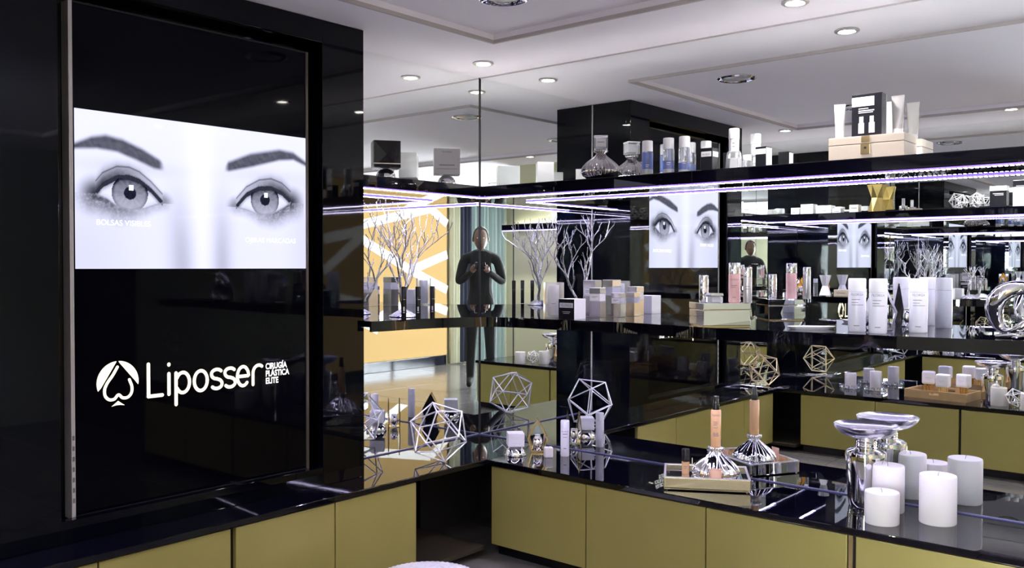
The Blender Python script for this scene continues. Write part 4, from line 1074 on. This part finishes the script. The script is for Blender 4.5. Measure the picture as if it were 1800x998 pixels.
# ================================================================== the photographer (reflected in the corner)
def person(loc, heading):
    t = thing('person', 'person in dark clothes holding up a camera, reflected in the mirrored corner', 'person', loc, heading - pi / 2)
    V = {'pel': (0, -.02, .86), 'wai': (0, -.01, 1.0), 'che': (0, 0, 1.2), 'nb': (0, .0, 1.36), 'nk': (0, .02, 1.42),
         'hL': (-.09, -.02, .82), 'kL': (-.10, .01, .45), 'aL': (-.11, -.02, .09), 'tL': (-.12, .12, .035),
         'hR': (.09, -.02, .82), 'kR': (.10, .01, .45), 'aR': (.11, -.02, .09), 'tR': (.12, .12, .035),
         'sL': (-.17, 0, 1.33), 'eL': (-.23, .05, 1.08), 'wL': (-.075, .225, 1.205),
         'sR': (.17, 0, 1.33), 'eR': (.23, .05, 1.08), 'wR': (.075, .225, 1.205)}
    E_ = [('pel', 'wai'), ('wai', 'che'), ('che', 'nb'), ('nb', 'nk'), ('pel', 'hL'), ('hL', 'kL'), ('kL', 'aL'), ('aL', 'tL'), ('pel', 'hR'), ('hR', 'kR'), ('kR', 'aR'), ('aR', 'tR'),
          ('nb', 'sL'), ('sL', 'eL'), ('eL', 'wL'), ('nb', 'sR'), ('sR', 'eR'), ('eR', 'wR')]
    Rd = {'pel': (.13, .10), 'wai': (.12, .09), 'che': (.14, .10), 'nb': (.08, .07), 'nk': (.05, .05), 'h': (.085, .085), 'k': (.06, .06), 'a': (.042, .042), 't': (.04, .03), 's': (.062, .062), 'e': (.044, .044), 'w': (.03, .03)}
    ks = list(V); me = bpy.data.meshes.new('body'); me.from_pydata([V[k] for k in ks], [(ks.index(a), ks.index(b)) for a, b in E_], [])
    o = put('body', me, 'cloth_black', t); sk = o.modifiers.new('skin', 'SKIN'); o.modifiers.new('sub', 'SUBSURF').levels = 1; o.modifiers['sub'].render_levels = 2
    for i, k in enumerate(ks):
        me.skin_vertices[0].data[i].radius = Rd.get(k, Rd.get(k[0])); me.skin_vertices[0].data[i].use_root = (k == 'pel')
    # head with face, ears and hair
    hd = MB(); N = 24; rows = []
    for j in range(15):
        f = pi * j / 14; z = -cos(f)
        row = []
        for i in range(N):
            a = 2 * pi * i / N; r = sin(f); x = r * cos(a) * .074; y = r * sin(a) * .092; zz = z * .118
            if z < 0: x *= 1 + .22 * z * abs(z); y = y * (1 + .12 * z) + .012 * (-z) * (1 if sin(a) > 0 else .2)
            if sin(a) > .95 and -.35 < z < .12: y += .016 * (1 - abs(z + .18) / .3)          # nose
            if .55 < sin(a) < .93 and -.02 < z < .22: y -= .006                            # eye sockets
            row.append((x, y + .045, zz + 1.535))
        rows.append(row)
    vs = [v for r in rows for v in r]; hd.add(vs, [(j * N + i, j * N + (i + 1) % N, (j + 1) * N + (i + 1) % N, (j + 1) * N + i) for j in range(14) for i in range(N)])
    for s_ in (-1, 1): hd.lathe([(0, 1.50), (.012, 1.515), (.015, 1.535), (.010, 1.552), (0, 1.555)], 8, (s_ * .076, .04))
    h = hd.build('head', 'skin', t, True)
    ey = MB()
    for s_ in (-1, 1): ey.lathe([(0, 1.532), (.010, 1.540), (0, 1.548)], 10, (s_ * .031, .126))
    ey.build('eyes', 'white_gloss', h, True)
    MB().tube([(-.024, .126, 1.468), (0, .133, 1.467), (.024, .126, 1.468)], [.003, .006, .003], 8).build('mouth', 'skin', h, True)
    hr = MB(); rows = []
    for j in range(9):
        f = radians(-12 + 102 * j / 8); row = []
        for i in range(N):
            a = 2 * pi * i / N; k = 1.0 if sin(a) < .45 else .0
            ff = f if k else max(f, radians(48))
            row.append((cos(ff) * cos(a) * .083, cos(ff) * sin(a) * .100 + .040, sin(ff) * .128 + 1.54))
        rows.append(row)
    hr.add([v for r in rows for v in r], [(j * N + i, j * N + (i + 1) % N, (j + 1) * N + (i + 1) % N, (j + 1) * N + i) for j in range(8) for i in range(N)])
    hr.build('hair', 'hair', t, True)
    # hands with five fingers each, closed on the camera
    for s_ in (-1, 1):
        hn = MB(); hn.tube([(s_ * .074, .22, 1.205), (s_ * .070, .245, 1.225), (s_ * .066, .265, 1.245)], [.024, .030, .026], 10)
        for k in range(4):
            z = 1.262 - .016 * k; L = (.9, 1., .95, .8)[k]
            hn.tube([(s_ * .068, .262, z), (s_ * .064, .262 + .030 * L, z), (s_ * .050, .262 + .040 * L, z), (s_ * .036, .262 + .038 * L, z)], [.0085, .008, .0075, .006], 8)
        hn.tube([(s_ * .066, .238, 1.225), (s_ * .050, .232, 1.245), (s_ * .036, .236, 1.256)], [.010, .0095, .007], 8)
        hn.build('hand', 'skin', t, True)
    return t
HD = YAW
pl = Vector((CAM.x, CAM.y, 0)) - Vector((cos(HD), sin(HD), 0)) * .345
person(pl, HD)
c0 = CAM - Vector((cos(HD), sin(HD), 0)) * .030
t = thing('camera_body', 'small black camera held up by the person in the mirror', 'camera', c0 - Vector((0, 0, .035)), HD - pi / 2)
MB().box(-.056, .056, -.045, -.008, 0, .066).build('camera_case', 'black_plastic', t, bevel=.006)
MB().lathe([(.026, 0), (.026, .012), (.023, .014), (.020, .010), (0, .009)], 24).xform(Matrix.Translation((0, -.010, .035)) @ Matrix.Rotation(-pi / 2, 4, 'X')).build('lens_ring', 'black_plastic', t, True)
MB().box(.028, .044, -.035, -.02, .066, .070).build('shutter_button', 'bezel_silver', t)
